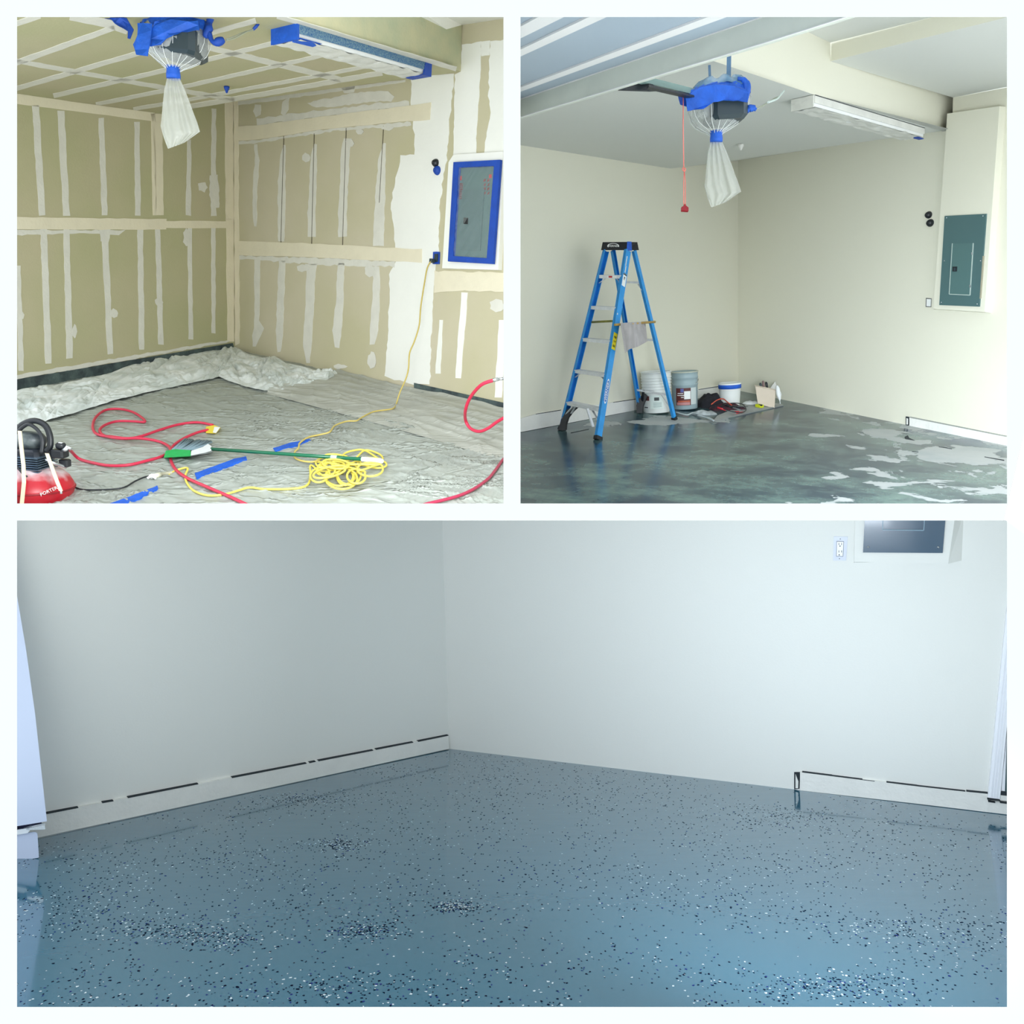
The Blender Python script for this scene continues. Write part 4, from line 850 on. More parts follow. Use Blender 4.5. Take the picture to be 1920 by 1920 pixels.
# ------------------------------------------------------------------ things in the painted garage
R = R2; up, n = R.up, R.n
LBLUE = mat('ladder_blue', srgb((40, 150, 226)), .4, var=.12, vscale=12, bump=.05)
DBLUE = mat('ladder_blue_shaded', srgb((20, 112, 204)), .45)  # darker copy of the rail blue for left webs, shade put into colour
ALU = mat('brushed_aluminium', srgb((226, 228, 232)), .5, metal=.1, var=.12, vscale=25)
RUB = mat('black_rubber', srgb((20, 22, 28)), .55)
def ladder():
    FL, FR, RL, RR = [R.F.at(*p) for p in ((1053, 806), (1121, 824), (1201, 774), (1265, 787))]
    cen = (FL + FR + RL + RR) / 4
    t = thing('step_ladder', 'tall blue step ladder with black top and paint spots', 'ladder', cen)
    h = solve_drop(cen, -up, 470) if False else None
    H = 0.0
    for k in range(4000):
        S = cen + up * (k * .001); yy = 960 - F * S.y / -S.z
        if yy <= 468: H = k * .001; break
    zc = -(cen + up * H).z
    wdir = ((FR - FL) + (RR - RL)).normalized(); fdir = ((FL + FR) - (RL + RR)).normalized()
    fdir = (fdir - up * fdir.dot(up)).normalized(); wdir = (wdir - up * wdir.dot(up)).normalized(); 
    ft = .06
    tFL, tRL, tFR, tRR = pt(1136, 470, zc - .03), pt(1149, 470, zc + .06), pt(1177, 470, zc - .10), pt(1189, 470, zc + .0)
    rails = {}
    for nm, a, b_, wb, sgn, sw in (('FL', FL, tFL, .070, 1, 1), ('FR', FR, tFR, .074, 1, -1), ('RL', RL, tRL, .045, -1, 1), ('RR', RR, tRR, .045, -1, -1)):
        d = (b_ - a).normalized(); u = (fdir - d * fdir.dot(d)).normalized(); v = (wdir - d * wdir.dot(d)).normalized()
        web = MB().beam(a - v * sw * .010, b_ - v * sw * .010, u, wb, v, .006)
        o = web.build('rail', DBLUE if sw == 1 else LBLUE, t)
        fm = MB().beam(a + u * (wb / 2 - .003) + v * sw * .003, b_ + u * (wb / 2 - .003) + v * sw * .003, u, .006, v, .030)
        fm.beam(a - u * (wb / 2 - .003) + v * sw * .003, b_ - u * (wb / 2 - .003) + v * sw * .003, u, .006, v, .030)
        fo = fm.build('rail_flange', LBLUE, o)
        rails[nm] = (a, b_, d, u, v, wb)
        # shoe
        MB().beam(a - d * .004, a + d * .03, u, wb + .012, v, .045).build('foot', RUB, o)
    def onrail(nm, y):
        a, b_ = rails[nm][:2]; lo, hi = 0, 1
        for _ in range(40):
            m = (lo + hi) / 2; S = a.lerp(b_, m); yy = 960 - F * S.y / -S.z
            lo, hi = (m, hi) if yy > y else (lo, m)
        return a.lerp(b_, lo), lo
    ys = [516, 574, 634, 693, 753]
    for i, y in enumerate(ys):
        A, k = onrail('FL', y); B = rails['FR'][0].lerp(rails['FR'][1], k)
        dv = (B - A).normalized(); ff = (fdir - dv * fdir.dot(dv)).normalized()
        st_ = MB().box((A + B) / 2, (dv, ff, dv.cross(ff)), ((B - A).length - .02, .078, .006))
        st_.box((A + B) / 2 + ff * .038 - up * .012, (dv, ff, dv.cross(ff)), ((B - A).length - .02, .004, .03))
        st_.box((A + B) / 2 - ff * .038 - up * .012, (dv, ff, dv.cross(ff)), ((B - A).length - .02, .004, .03))
        so = st_.build('step', ALU, t)
        if i in (0, 3, 4):
            q = .07 if i < 4 else .16
            for P_, s in ((A, 1), (B, -1)):
                nm = 'FL' if s == 1 else 'FR'
                MB().beam(P_ + dv * s * (.09 if i < 4 else .13) - up * .012 + ff * .02, P_ - up * q + dv * s * .0 + ff * .02, dv, .006, ff, .022).build('brace', ALU, so)
        if i == 0:
            LB = MB().box((A + B) / 2 + ff * .041 - up * .012 + dv * .02, (dv, ff, dv.cross(ff)), (.09, .001, .022)).build('step_label', WHITE, so)
            MB().box((A + B) / 2 + ff * .0425 - up * .012 + dv * .005, (dv, ff, dv.cross(ff)), (.035, .001, .016)).build('red_mark', mat('label_red', srgb((190, 40, 40)), .5), so)
    for y, hh in ((529, .018), (634, .02), (731, .018)):
        A, k = onrail('RL', y); B = rails['RR'][0].lerp(rails['RR'][1], k); 
        MB().beam(A, B, up, hh, fdir, .02).build('rear_bar', ALU, t)
        if y == 529: MB().beam(B - up * .01 - wdir * .05, B - up * .07, wdir, .006, fdir, .02).build('brace', ALU, t)
    A, k = onrail('RL', 731); B = rails['RR'][0].lerp(rails['RR'][1], k)
    for P_, s, ft_ in ((A, 1, RL), (B, -1, RR)):
        MB().beam(P_ + wdir * s * .10, ft_ + up * .08 + wdir * s * .02, wdir, .03 if s == 1 else .012, fdir, .012).build('foot_brace', RUB if s == 1 else ALU, t)
    # moulded black foot plate in the left front rail and the stay of the right one
    A, k = onrail('FL', 757)
    pl_ = [pt(x, y, -FL.z * .995) for x, y in [(1050, 806), (1063, 806), (1064, 795), (1068, 783), (1076, 772), (1086, 763), (1078, 761), (1066, 768), (1056, 786)]]
    MB().prism(pl_, [p + fdir * .03 for p in pl_]).build('foot_plate', RUB, t)
    B = rails['FR'][0].lerp(rails['FR'][1], k)
    MB().beam(pt(1101, 766, -B.z), pt(1112, 800, -FR.z * 1.0), wdir, .014, fdir, .03).build('brace', ALU, t)
    MB().beam(A + up * .0 + wdir * .10, pt(1055, 784, -A.z), wdir, .010, fdir, .03).build('brace', ALU, t)
    # rear left foot plate
    pl_ = [pt(x, y, -RL.z * .99) for x, y in [(1196, 774), (1206, 774), (1207, 762), (1211, 752), (1216, 742), (1208, 737), (1199, 748), (1195, 760)]]
    MB().prism(pl_, [p + fdir * .02 for p in pl_]).build('foot_plate', RUB, t)
    # top cap
    c = [pt(x, y, z) for x, y, z in ((1127, 469, zc - .05), (1175, 469, zc - .12), (1198, 469, zc + .01), (1152, 469, zc + .09))]
    cu = [pt(x, y, z) for x, y, z in ((1130, 454, zc - .05), (1176, 453.5, zc - .12), (1195, 454, zc + .01), (1150, 455, zc + .09))]
    co = MB().prism(c, cu).build('top_cap', RUB, t)
    fx = (c[1] - c[0]).normalized(); fy = up; mid = (c[0] + c[1] + cu[0] + cu[1]) / 4; fz = fx.cross(fy).normalized()
    fz = fz if fz.z > 0 else -fz
    el = MB(); ring = []
    for k in range(28):
        a = 2 * math.pi * k / 28; ring.append(mid + fx * (.055 * math.cos(a) - .01) + fy * .025 * math.sin(a) + fz * .003)
    inner = [mid + fz * .003 + (p - mid - fz * .003) * .84 for p in ring]
    el.add(ring + inner, [[k, (k + 1) % 28, 28 + (k + 1) % 28, 28 + k] for k in range(28)])
    lo_ = el.build('oval_emblem', WHITE, co)
    tx = text('WERNER', 'lettering', WHITE, co, mid + fz * .004 - fx * .01, fx, fy, .026)
    # blue tape on the cap and the stickers on the right rail
    MB().prism([pt(x, y, z) for x, y, z in ((1176, 452.8, zc - .125), (1184, 453, zc - .08), (1185, 470, zc - .08), (1175, 470, zc - .125))], [pt(x, y, z - .006) for x, y, z in ((1176, 452.8, zc - .125), (1184, 453, zc - .08), (1185, 470, zc - .08), (1175, 470, zc - .125))]).build('tape_strip', BLUE, co)
    a, b_, d, u, v, wb = rails['FR']
    side = v if v.z > 0 else v; side = v * 1.0
    def stick(name, y0, y1, m, w_, label=None, shift=0.0, sideo=None):
        A, k0 = onrail('FR', y0); B, k1 = onrail('FR', y1); o_ = (-u if False else u)
        nn = v if (v.dot(-A) > 0) else -v
        # stickers sit on the outer web face that looks to the viewer
        cface = nn * .0145
        o = MB().beam(A + cface + u * shift, B + cface + u * shift, u, w_, nn, .002).build(name, m, t)
        if label: o['label'] = label
        return A, B, nn, d, u
    stick('warning_sticker', 625, 656, mat('sticker_yellow', srgb((232, 214, 40)), .5), .055, 'yellow warning sticker')
    for y in (631, 639, 647): stick('sticker_print', y, y + 4, mat('print_grey', srgb((90, 84, 40)), .6), .035, 'dark print')
    stick('capacity_sticker', 514, 537, WHITE, .05, 'white sticker with black print')
    stick('sticker_print', 514, 517, BLACK, .05); stick('sticker_print', 520, 526, BLACK, .02)
    for y0, y1, s_ in ((482, 500, .012), (500, 512, .006), (589, 592, .02)): stick('paint_smear', y0, y1, mat('paint_smear', srgb((222, 226, 224)), .7), .012, 'white paint smear', s_)
    A, B, nn, d_, u_ = stick('logo_plate', 753, 715, mat('logo_blue', srgb((22, 104, 190)), .45), .05, 'blue logo plate')
    mid = (A + B) / 2 + nn * .0175
    ydir = nn.cross(d_)
    rg = [mid + d_ * (.115 * math.cos(2 * math.pi * k / 28)) + u_ * (.026 * math.sin(2 * math.pi * k / 28)) for k in range(28)]
    inn = [mid + (p - mid) * .88 for p in rg]
    MB().add(rg + inn, [[k, (k + 1) % 28, 28 + (k + 1) % 28, 28 + k] for k in range(28)]).build('oval_emblem', WHITE, t)
    text('WERNER', 'lettering', WHITE, t, mid, d_, ydir, .042)
    return rails, onrail, wdir, fdir, zc
rails, onrail, wdir, fdir, zc = ladder()
# paint stick through the ladder and the rag
A = pt(1110, 603, -onrail('FL', 603)[0].z - .05); B = pt(1229, 604, -onrail('RR', 603)[0].z - .0)
t = thing('wooden_pole', 'short wooden brush pole laid through the ladder holding the rag', 'pole', A)
za, zb = -onrail('FR', 610)[0].z - .10, -onrail('RR', 603)[0].z - .05
MB().tube([pt(1153, 609, za), pt(1228, 603.5, zb)], .011, 10).build('wooden_shaft', mat('bare_wood', srgb((196, 160, 84)), .5, var=.25, vscale=20), t)
MB().tube([pt(1110, 604, -onrail('FL', 604)[0].z - .02), pt(1148, 602, za + .10)], .010, 10).build('worn_end', mat('green_wood', srgb((146, 144, 62)), .5, var=.5, vscale=25), t)
def rag_fn(u, v):
    top = curve2([(1163, 606), (1185, 604), (1210, 603)], u); bot = curve2([(1172, 662), (1180, 655), (1196, 650), (1214, 640)], u)
    lefts = (1163 + 8 * v, 0)
    x, y = top[0] + (bot[0] - top[0]) * v, top[1] + (bot[1] - top[1]) * v
    return pt(x, y, (za + (zb - za) * (u * .7 + .1)) - .03 + .06 * noise.noise(Vector((u * 6, v * 1.2, 1))) - .02 * (1 - v) ** 8)
t = MB().grid(rag_fn, 40, 30).build('cleaning_rag', mat('grey_rag', srgb((178, 174, 176)), .9, var=.2, vscale=9, bump=.6, bscale=30), None, pt(1185, 605, za)); tag(t, 'grey cotton rag draped over the wooden pole', 'rag')

# buckets
def pail(x, yb, rb, prof, m, label, n_=40):
    """x, yb lowest point of the base in the picture; rb base radius in pixels; prof in units of base radius"""
    Zb = R.depth(x, yb); k = Zb / F; r0 = rb * k; front = R.F.at(x, yb); vd = (Vector((front.x, 0, front.z)) - up * 0); away = Vector((front.x, front.y, front.z)); away = (away - n * away.dot(n)).normalized()
    base = front + away * r0
    X = away.cross(up).normalized(); Y = up.cross(X)
    base = base + up * .004
    t = thing('bucket', label, 'bucket', base, 'buckets at the foot of the left wall')
    MB().lathe(base, (X, Y, up), [(r * r0, h * r0) for r, h in prof], n_).build('bucket_body', m, t)
    return t, base, X, Y, r0, k
def rim(t, base, X, Y, r0, r, h, th, m, nm='rim'):
    P = [base + (X * math.cos(a) + Y * math.sin(a)) * r * r0 + up * h * r0 for a in [2 * math.pi * i / 36 for i in range(37)]]
    MB().tube(P, th * r0, 6).build(nm, m, t)
WB = mat('white_bucket', srgb((228, 232, 230)), .5, var=.05, vscale=5)
t, base, X, Y, r0, k = pail(1231, 777, 24, [(1.0, 0), (1.01, .05), (1.08, 1.5), (1.1, 1.55), (1.1, 1.7), (1.14, 2.6), (1.16, 3.15), (1.14, 3.15), (1.10, 2.9), (1.05, 2.85), (0, 2.84)], WB, 'tall white bucket stack behind the ladder leg')
for h in (1.62, 1.86, 2.08, 2.3, 2.52, 2.74): rim(t, base, X, Y, r0, 1.10 + (h - 1.6) * .06, h, .045, WB, 'nested_rim')
rim(t, base, X, Y, r0, 1.17, 3.14, .05, WB)
front = -Y if (-Y).dot(base) < 0 else Y
def onpail(name, a0, a1, h0_, h1_, r, m, t, base, X, front, r0, nn=10):
    mb = MB(); vs = []
    for i in range(nn + 1):
        a = math.radians(a0 + (a1 - a0) * i / nn); d_ = X * math.sin(a) * (1 if X.x > 0 else -1) + front * math.cos(a)
        vs += [base + d_ * r * r0 + up * h0_ * r0, base + d_ * r * r0 + up * h1_ * r0]
    mb.add(vs, [[2 * i, 2 * i + 2, 2 * i + 3, 2 * i + 1] for i in range(nn)], True); return mb.build(name, m, t)
onpail('paper_label', -25, 30, .35, 1.4, 1.09, mat('label_paper', srgb((214, 226, 222)), .6), t, base, X, front, r0)
onpail('print_block', -8, 12, 1.0, 1.25, 1.095, mat('print_dark', srgb((60, 64, 66)), .6), t, base, X, front, r0)
for h in (.5, .6, .7, .8): onpail('print_line', -12, 22, h, h + .035, 1.095, mat('print_pale', srgb((140, 160, 160)), .6), t, base, X, front, r0)
onpail('print_line', -60, -38, .42, .5, 1.06, mat('print_dark', srgb((60, 64, 66)), .6), t, base, X, front, r0)
onpail('side_label', -70, -30, 1.0, 1.35, 1.085, mat('label_darkred', srgb((90, 40, 40)), .6), t, base, X, front, r0)
GB = mat('grey_pail', srgb((152, 172, 178)), .4)
t, base, X, Y, r0, k = pail(1284, 770, 23, [(1.0, 0), (1.02, .05), (1.04, 1.9), (1.08, 1.95), (1.08, 2.05), (1.04, 2.1), (1.05, 2.45), (1.09, 2.5), (1.09, 2.6), (1.06, 2.66), (1.06, 2.9), (1.1, 2.95), (1.1, 3.02), (1.0, 3.04), (.96, 2.98), (0, 2.97)], GB, 'grey steel paint pail with a dark red label')
front = -Y if (-Y).dot(base) < 0 else Y
rim(t, base, X, Y, r0, 1.08, 3.0, .05, mat('pail_lid', srgb((196, 200, 186)), .5), 'lid_rim')
DR = mat('label_darkred', srgb((90, 40, 40)), .6)
onpail('paper_label', -40, 28, .35, 1.75, 1.05, DR, t, base, X, front, r0)
onpail('label_stripe', 28, 60, .4, 1.75, 1.05, mat('pail_label_grey', srgb((196, 206, 206)), .5), t, base, X, front, r0)
onpail('label_logo', -18, -4, 1.42, 1.7, 1.055, mat('logo_violet', srgb((96, 100, 170)), .5), t, base, X, front, r0)
onpail('label_white', -2, 26, .85, 1.5, 1.054, WHITE, t, base, X, front, r0)
onpail('label_flame', -30, 24, .62, .74, 1.055, mat('label_orange', srgb((190, 90, 60)), .5), t, base, X, front, r0)
for h, a0, a1 in ((1.3, -32, -6), (1.14, -34, 2), (.98, -16, -4)): onpail('label_line', a0, a1, h, h + .06, 1.055, WHITE, t, base, X, front, r0)
onpail('label_band', -36, 24, .38, .6, 1.054, mat('label_pink', srgb((190, 130, 130)), .5), t, base, X, front, r0)
P = [base + (front * math.sin(a) * .95 + X * math.cos(a) * 1.1) * r0 + up * (2.35 - .5 * math.sin(a)) * r0 for a in [math.pi * i / 14 for i in range(15)]]
MB().tube(P, .004, 6).build('wire_handle', CHROME, t)
t, base, X, Y, r0, k = pail(1368, 766, 17.5, [(1.0, 0), (1.02, .05), (1.1, 1.4), (1.13, 2.2), (1.17, 2.25), (1.18, 2.55), (1.12, 2.6), (1.1, 2.52), (0, 2.5)], WB, 'small white tub sealed with blue tape')
front = -Y if (-Y).dot(base) < 0 else Y
mb = MB().lathe(base + up * 1.98 * r0, (X, Y, up), [(1.13, 0), (1.2, .02), (1.2, .42), (1.14, .45)], 30); s_ = r0
for i in range(len(mb.v)): mb.v[i] = base + up * 1.98 * r0 + (mb.v[i] - (base + up * 1.98 * r0)) * r0
mb.build('blue_tape_ring', BLUE, t)

# beige tub with tools and white bag
TUB = mat('beige_tub', srgb((204, 190, 172)), .5, var=.08, vscale=7)
Zt = R.depth(1436, 764) 
fr = [pt(1421, 758, Zt), pt(1452, 765, Zt - .05), pt(1454, 731, Zt - .05), pt(1416, 723, Zt)]
bk = [p + Vector((.07, .02, -.20)) for p in fr]
t = thing('plastic_tub', 'beige open plastic tub holding brushes beside a white bag', 'tub', fr[0])
MB().prism(bk, fr).build('tub_body', TUB, t)
MB().tube([fr[3], fr[2], bk[2], bk[3], fr[3]], .007, 6).build('tub_rim', TUB, t)
for x, y0, y1, m, nm in ((1431, 714, 730, mat('brush_brown', srgb((120, 96, 96)), .6), 'brush'), (1437, 716, 730, BLACK, 'brush'), (1426, 718, 728, GREYM, 'scraper')):
    o = MB().tube([pt(x + 2, y1 + 2, Zt + .05), pt(x, y0 + 3, Zt + .04), pt(x - 1, y0, Zt + .04)], [.012, .015, .008], 8).build(nm, m, None, pt(x, y1, Zt + .05))
    tag(o, {1431: 'brown handled brush standing in the beige tub', 1437: 'black handled brush beside the brown one in the tub', 1426: 'grey scraper at the left edge of the beige tub'}[x], 'tool')
pc = [pt(x, y, Zt + .06) for x, y in ((1441, 731), (1452, 716), (1457, 727), (1455, 734))]
o = MB().prism(pc, [p + Vector((0, 0, .02)) for p in pc]).build('sanding_block', mat('grey_card', srgb((190, 190, 186)), .7), None, pc[0]); tag(o, 'grey triangular card sticking out of the beige tub', 'card')
def bagfn(u, v):
    a = 2 * math.pi * u; y = 723 + 34 * v; r = (.004 + .024 * math.sin(min(1, v * 1.15 + .05) * math.pi) ** .7) * (1 + .25 * noise.noise(Vector((math.cos(a) * 2, math.sin(a) * 2, v * 5)))); c = pt(1457 + 6 * v, y, Zt - .06)
    return c + Vector((r * math.cos(a) * .9, 0, r * math.sin(a)))
o = MB().grid(bagfn, 20, 20).build('plastic_bag', mat('white_bag', srgb((232, 236, 238)), .5, bump=.5), None, pt(1458, 725, Zt - .06)); tag(o, 'white plastic bag hanging on the side of the beige tub', 'bag')

# board and clutter in front of the corner
o = MB().prism([R.F.at(x, y, .001) for x, y in [(1345, 779), (1337, 790.5), (1469, 761), (1462, 757), (1400, 758)]], [R.F.at(x, y, .012) for x, y in [(1345, 779), (1337, 789), (1469, 759.5), (1462, 756), (1400, 757)]]).build('floor_board', mat('grey_board', srgb((168, 172, 172)), .7, var=.15), None, R.F.at(1400, 770)); tag(o, 'thin grey board lying under the tools before the corner', 'board')
def lump(name, c, rx, ry, h, m, label, cat, seed, off=0.0):
    C_ = R.F.at(*c, off); k = -C_.z / F; wx = (R.b * -1 - n * (R.b * -1).dot(n)).normalized(); aw = n.cross(wx)
    xd = Vector((1, 0, 0)); xd = (xd - n * xd.dot(n)).normalized(); yd = n.cross(xd)
    def fn(u, v):
        a = 2 * math.pi * u; r = 1 - v; q = 1 + .3 * noise.noise(Vector((math.cos(a) * 1.6, math.sin(a) * 1.6, seed)))
        z = h * (1 - r * r) ** .6 * (1 + .6 * noise.noise(Vector((math.cos(a) * r * 2.5, math.sin(a) * r * 2.5, seed + 3)))) 
        return C_ + xd * (rx * k * r * q * math.cos(a)) + yd * (ry * r * q * math.sin(a)) + n * max(z, 0)
    o = MB().grid(fn, 30, 12).build(name, m, None, C_); tag(o, label, cat); return o
lump('black_jacket', (1333, 762), 30, .15, .13, mat('black_cloth', srgb((26, 26, 34)), .9, bump=.7, bscale=20), 'crumpled black cloth bundle beside the grey pail', 'bundle', 2)
lump('tool_pouch', (1366, 768), 34, .09, .06, mat('dark_red_cloth', srgb((86, 30, 44)), .8, var=.6, vscale=16, col2=srgb((30, 30, 40)), bump=.6), 'dark red tool pouch lying before the white tub', 'pouch', 7)
lump('white_rag', (1408, 757), 16, .07, .03, mat('white_rag', srgb((214, 218, 218)), .9, bump=.5), 'small white rag between the tub and the tools', 'rag', 9, .012)
lump('plastic_wrap', (1320, 776), 24, .07, .035, mat('grey_wrap', srgb((178, 186, 190)), .4, bump=.9, bscale=24, var=.4, vscale=20), 'crumpled grey plastic wrap before the grey pail', 'wrap', 12)
def ftube(name, pts, r, m, label, cat, off=.01, grp=None):
    P = smoothline([R.F.at(p[0], p[1], off + r + (p[2] if len(p) > 2 else 0)) for p in pts], 5)
    o = MB().tube(P, r, 6).build(name, m, None, P[0]); tag(o, label, cat, grp); return o
ftube('paint_line', [(1268, 773), (1288, 778), (1300, 774), (1318, 781), (1333, 785), (1338, 789), (1325, 783), (1308, 779)], .008, mat('grey_line', srgb((186, 196, 200)), .5), 'grey flexible line curling out from under the ladder foot', 'hose')
ftube('cable', [(1352, 762, .03), (1372, 756, .05), (1392, 758, .03), (1399, 768, 0), (1390, 774, 0), (1370, 771, .02), (1356, 766, .04)], .005, BLACK, 'black cable looped over the tool pile', 'cable', .03)
ftube('cable', [(1334, 758, .05), (1345, 750, .07), (1356, 748, .08), (1364, 754, .06), (1372, 760, .04)], .006, mat('orange_cable', srgb((206, 84, 60)), .5), 'orange cable bent over the tool pile', 'cable', .03)
for k, (p, q_, r, m, nm, lb) in enumerate([((1355, 758), (1396, 771), .007, CHROME, 'spatula', 'long bright spatula lying across the dark tool pouch'), ((1345, 764), (1380, 775), .006, CHROME, 'scraper', 'thin silver scraper at the front of the tool pile'), ((1366, 762), (1402, 762), .006, mat('grey_tool', srgb((120, 126, 132)), .4, metal=.5), 'rasp', 'grey rasp lying behind the silver spatula'),
                                      ((1378, 774), (1393, 773), .011, mat('tool_red', srgb((196, 30, 48)), .4), 'knife', 'red handled knife at the front right of the tool pile')]):
    P, Q_ = R.F.at(*p, .075 if k < 3 else .02), R.F.at(*q_, .03 if k < 3 else .02); d = (Q_ - P)
    tt = thing(nm, lb, 'tool', P)
    MB().tube([P, P + d * .45], r * 1.6, 7).build('tool_handle', (BLACK, mat('tool_red', srgb((196, 30, 48)), .4), BLACK, MATS['tool_red'])[k], tt)
    MB().beam(P + d * .45, Q_, Vector((1, 0, 0)).cross(d), .008, n, .003).beam(P + d * .6, Q_, d.cross(n), .022, n, .002).build('tool_blade', m, tt)
# tape measure
o = thing('tape_measure', 'small yellow tape measure lying before the beige tub', 'tape measure', R.F.at(1425, 762))
c = R.F.at(1424, 761, .028); MB().box(c, (R.b, n, R.b.cross(n)), (.085, .035, .06), .008).build('case', mat('tape_case_yellow', srgb((206, 214, 30)), .4), o)
MB().box(c + n * .004 + Vector((0, 0, .035)), (R.b, n, R.b.cross(n)), (.04, .014, .02), .0).build('dark_badge', BLACK, o)

# breaker panel, caps, outlet hole
pl = R.R; o2 = .075
t = thing('breaker_panel', 'grey green breaker panel uncovered on the painted box-out', 'breaker panel', pl.at(1800, 575, o2))
edge_panel(pl, o2, [(1771, 405), (1849, 401), (1836, 575), (1761, 572)], t=t, th=.014)
edge_panel(pl, o2 + .014, [(1786, 457), (1824, 456), (1818, 553), (1780, 551)], 'panel_door', mat('panel_door_b', srgb((80, 112, 112)), .35), t, .005)
for a, b_ in (((1785.5, 456.5), (1779.5, 551.5)), ((1779.5, 551.5), (1818.3, 553.5)), ((1824.4, 455.8), (1818.3, 553.5))):
    dx, dy = b_[0] - a[0], b_[1] - a[1]; L_ = math.hypot(dx, dy); nx, ny = -dy / L_ * .7, dx / L_ * .7
    edge_panel(pl, o2 + .0142, [(a[0] - nx, a[1] - ny), (b_[0] - nx, b_[1] - ny), (b_[0] + nx, b_[1] + ny), (a[0] + nx, a[1] + ny)], 'door_edge', mat('pale_edge', srgb((176, 190, 184)), .4), t, .006)  # paler strips along three edges of the door
edge_panel(pl, o2 + .019, [(1786, 500), (1794, 500), (1793.5, 509), (1785.5, 509)], 'latch', BLACK, t, .006)
edge_panel(pl, o2 + .024, [(1788.5, 502), (1791.5, 502), (1791.3, 507.5), (1788.3, 507.5)], 'latch_lever', GREYM, t, .004)
for x, y in ((1822, 475), (1818.5, 536)): edge_panel(pl, o2 + .019, [(x - 1, y - 2), (x + 1, y - 2), (x + 1, y + 3), (x - 1, y + 3)], 'hinge', CHROME, t, .006)
def screw(pl, x, y, off, t, r=.006):
    P = pl.at(x, y, off); MB().lathe(P, (R.b, pl.n.cross(R.b), pl.n), [(r, 0), (r * .8, r * .5), (0, r * .7)], 10).build('screw', CHROME, t)
for x, y in ((1775, 408.5), (1843, 405), (1770.5, 489), (1838.5, 489), (1765, 567), (1832, 570)): screw(pl, x, y, o2 + .014, t)
MB().wallprism([(1842, 480), (1844, 480), (1838, 560), (1836.5, 560)], pl, o2, o2 + .016).build('panel_edge', mat('brown_edge', srgb((150, 146, 128)), .6), t)
plug(R2, 1742, 403, .032, BLACK, 'upper round black conduit cap left of the grey panel', 'conduit caps left of the uncovered panel')
plug(R2, 1745, 418, .034, BLACK, 'lower round black conduit cap left of the grey panel', 'conduit caps left of the uncovered panel')
t = thing('outlet_box', 'open outlet box in the wall left of the grey panel', 'outlet', pl.at(1741, 575))
MB().wallprism([(1736, 558.5), (1746.5, 559.5), (1746, 576), (1735.5, 575.5)], pl, 0, .003).build('box_gap', mat('dim_gap', srgb((90, 92, 90)), .9), t)
MB().wallprism([(1737.3, 560.5), (1745.3, 561), (1744.8, 574.5), (1737, 574)], pl, .002, .006).build('box_plate', WHITE, t)
nub(C2, R2, 1389, 276, mat('white_paint', srgb((232, 232, 228)), .5), 'white ceiling sprinkler beside the bag tail', 1.0)
# marks on the floor near the right wall
for k, pts in enumerate([[(1696, 819), (1702, 816), (1705, 821), (1716, 826), (1697, 823)], [(1760, 837), (1785, 841), (1785, 842), (1760, 838)], [(1846, 856), (1883, 862), (1883, 864), (1846, 857)], [(1710, 846), (1722, 847), (1722, 848), (1710, 847)], [(1070, 811), (1104, 804), (1104, 805), (1071, 812)]]):
    MB().wallprism(pts, R.F, 0, .0015).build('floor_crack', CRACK, f2)
strip_light(R2, C2, (1487, 187), (1527, 178), (1733, 240), 201, 'strip light covered with white masking paper on the painted ceiling', False)

# bagged opener with rail, pull cord
t, q, X, V, m_ = opener(R2, 1343, 256, 4.55, .93, 'bagged door opener with rail hanging from the painted ceiling', 2)
hang = mat('blue_grey_strap', srgb((96, 132, 168)), .5, var=.3, vscale=12)
MB().beam(pt(1367, 100, 4.5), pt(1366, 160, 4.5), X, .024, V, .004).build('hanger_strap', hang, t)
MB().beam(pt(1330, 122, 4.6), pt(1332, 166, 4.6), X, .014, V, .004).build('hanger_strap', hang, t)
MB().beam(pt(1318, 168, 4.5), pt(1330, 150, 4.5), X, .02, V, .006).build('tape_flap', BLUED, t)
for P, rr in (([(1383, 148), (1393, 150), (1400, 160), (1399, 175), (1394, 190), (1396, 200)], [.012, .018, .022, .02, .018, .02]), ([(1400, 210), (1404, 204), (1412, 203), (1418, 206)], [.012, .02, .018, .01])):
    sp = smoothline([pt(x, y, 4.45) for x, y in P], 4); MB().tube(sp, [rr[min(len(rr) - 1, i * len(rr) // len(sp))] for i in range(len(sp))], 9).build('taped_wire', BLUE, t)
MB().tube(smoothline([pt(1418, 205, 4.45), pt(1434, 196, 4.6), pt(1450, 186, 4.8), pt(1462, 180, 4.9), pt(1470, 171, 4.95)], 4), .004, 6).build('wire', MATS['grey_wire'], t)
MB().tube(smoothline([pt(1440, 192, 4.6), pt(1456, 186, 4.8), pt(1462, 180, 4.9), pt(1470, 170, 4.95)], 4), .006, 6).build('wire', mat('pale_wire', srgb((196, 210, 206)), .5), t)
rl = MB().beam(pt(1196, 148, 4.05), pt(1326, 180, 4.5), V, .045, up, .030); rl.build('rail', mat('rail_green_grey', srgb((116, 142, 138)), .35), t)
MB().beam(pt(1215, 163, 4.03), pt(1318, 187, 4.46), V, .05, up, .010).build('rail_underside', BLACK, t)
br_ = [pt(x, y, 4.1) for x, y in [(1160, 167), (1196, 152), (1224, 158), (1236, 168), (1220, 169)]]
MB().prism([p + V * -.03 for p in br_], br_).build('rail_bracket', BLACK, t)
t = thing('pull_cord', 'red emergency pull cord with a red handle', 'cord', pt(1282, 172, 4.34))
PK = mat('pink_cord', srgb((232, 120, 112)), .6)
MB().tube([pt(1281, 163, 4.34), pt(1281, 240, 4.34), pt(1282, 313, 4.4)], .0028, 6).build('cord_line', PK, t)
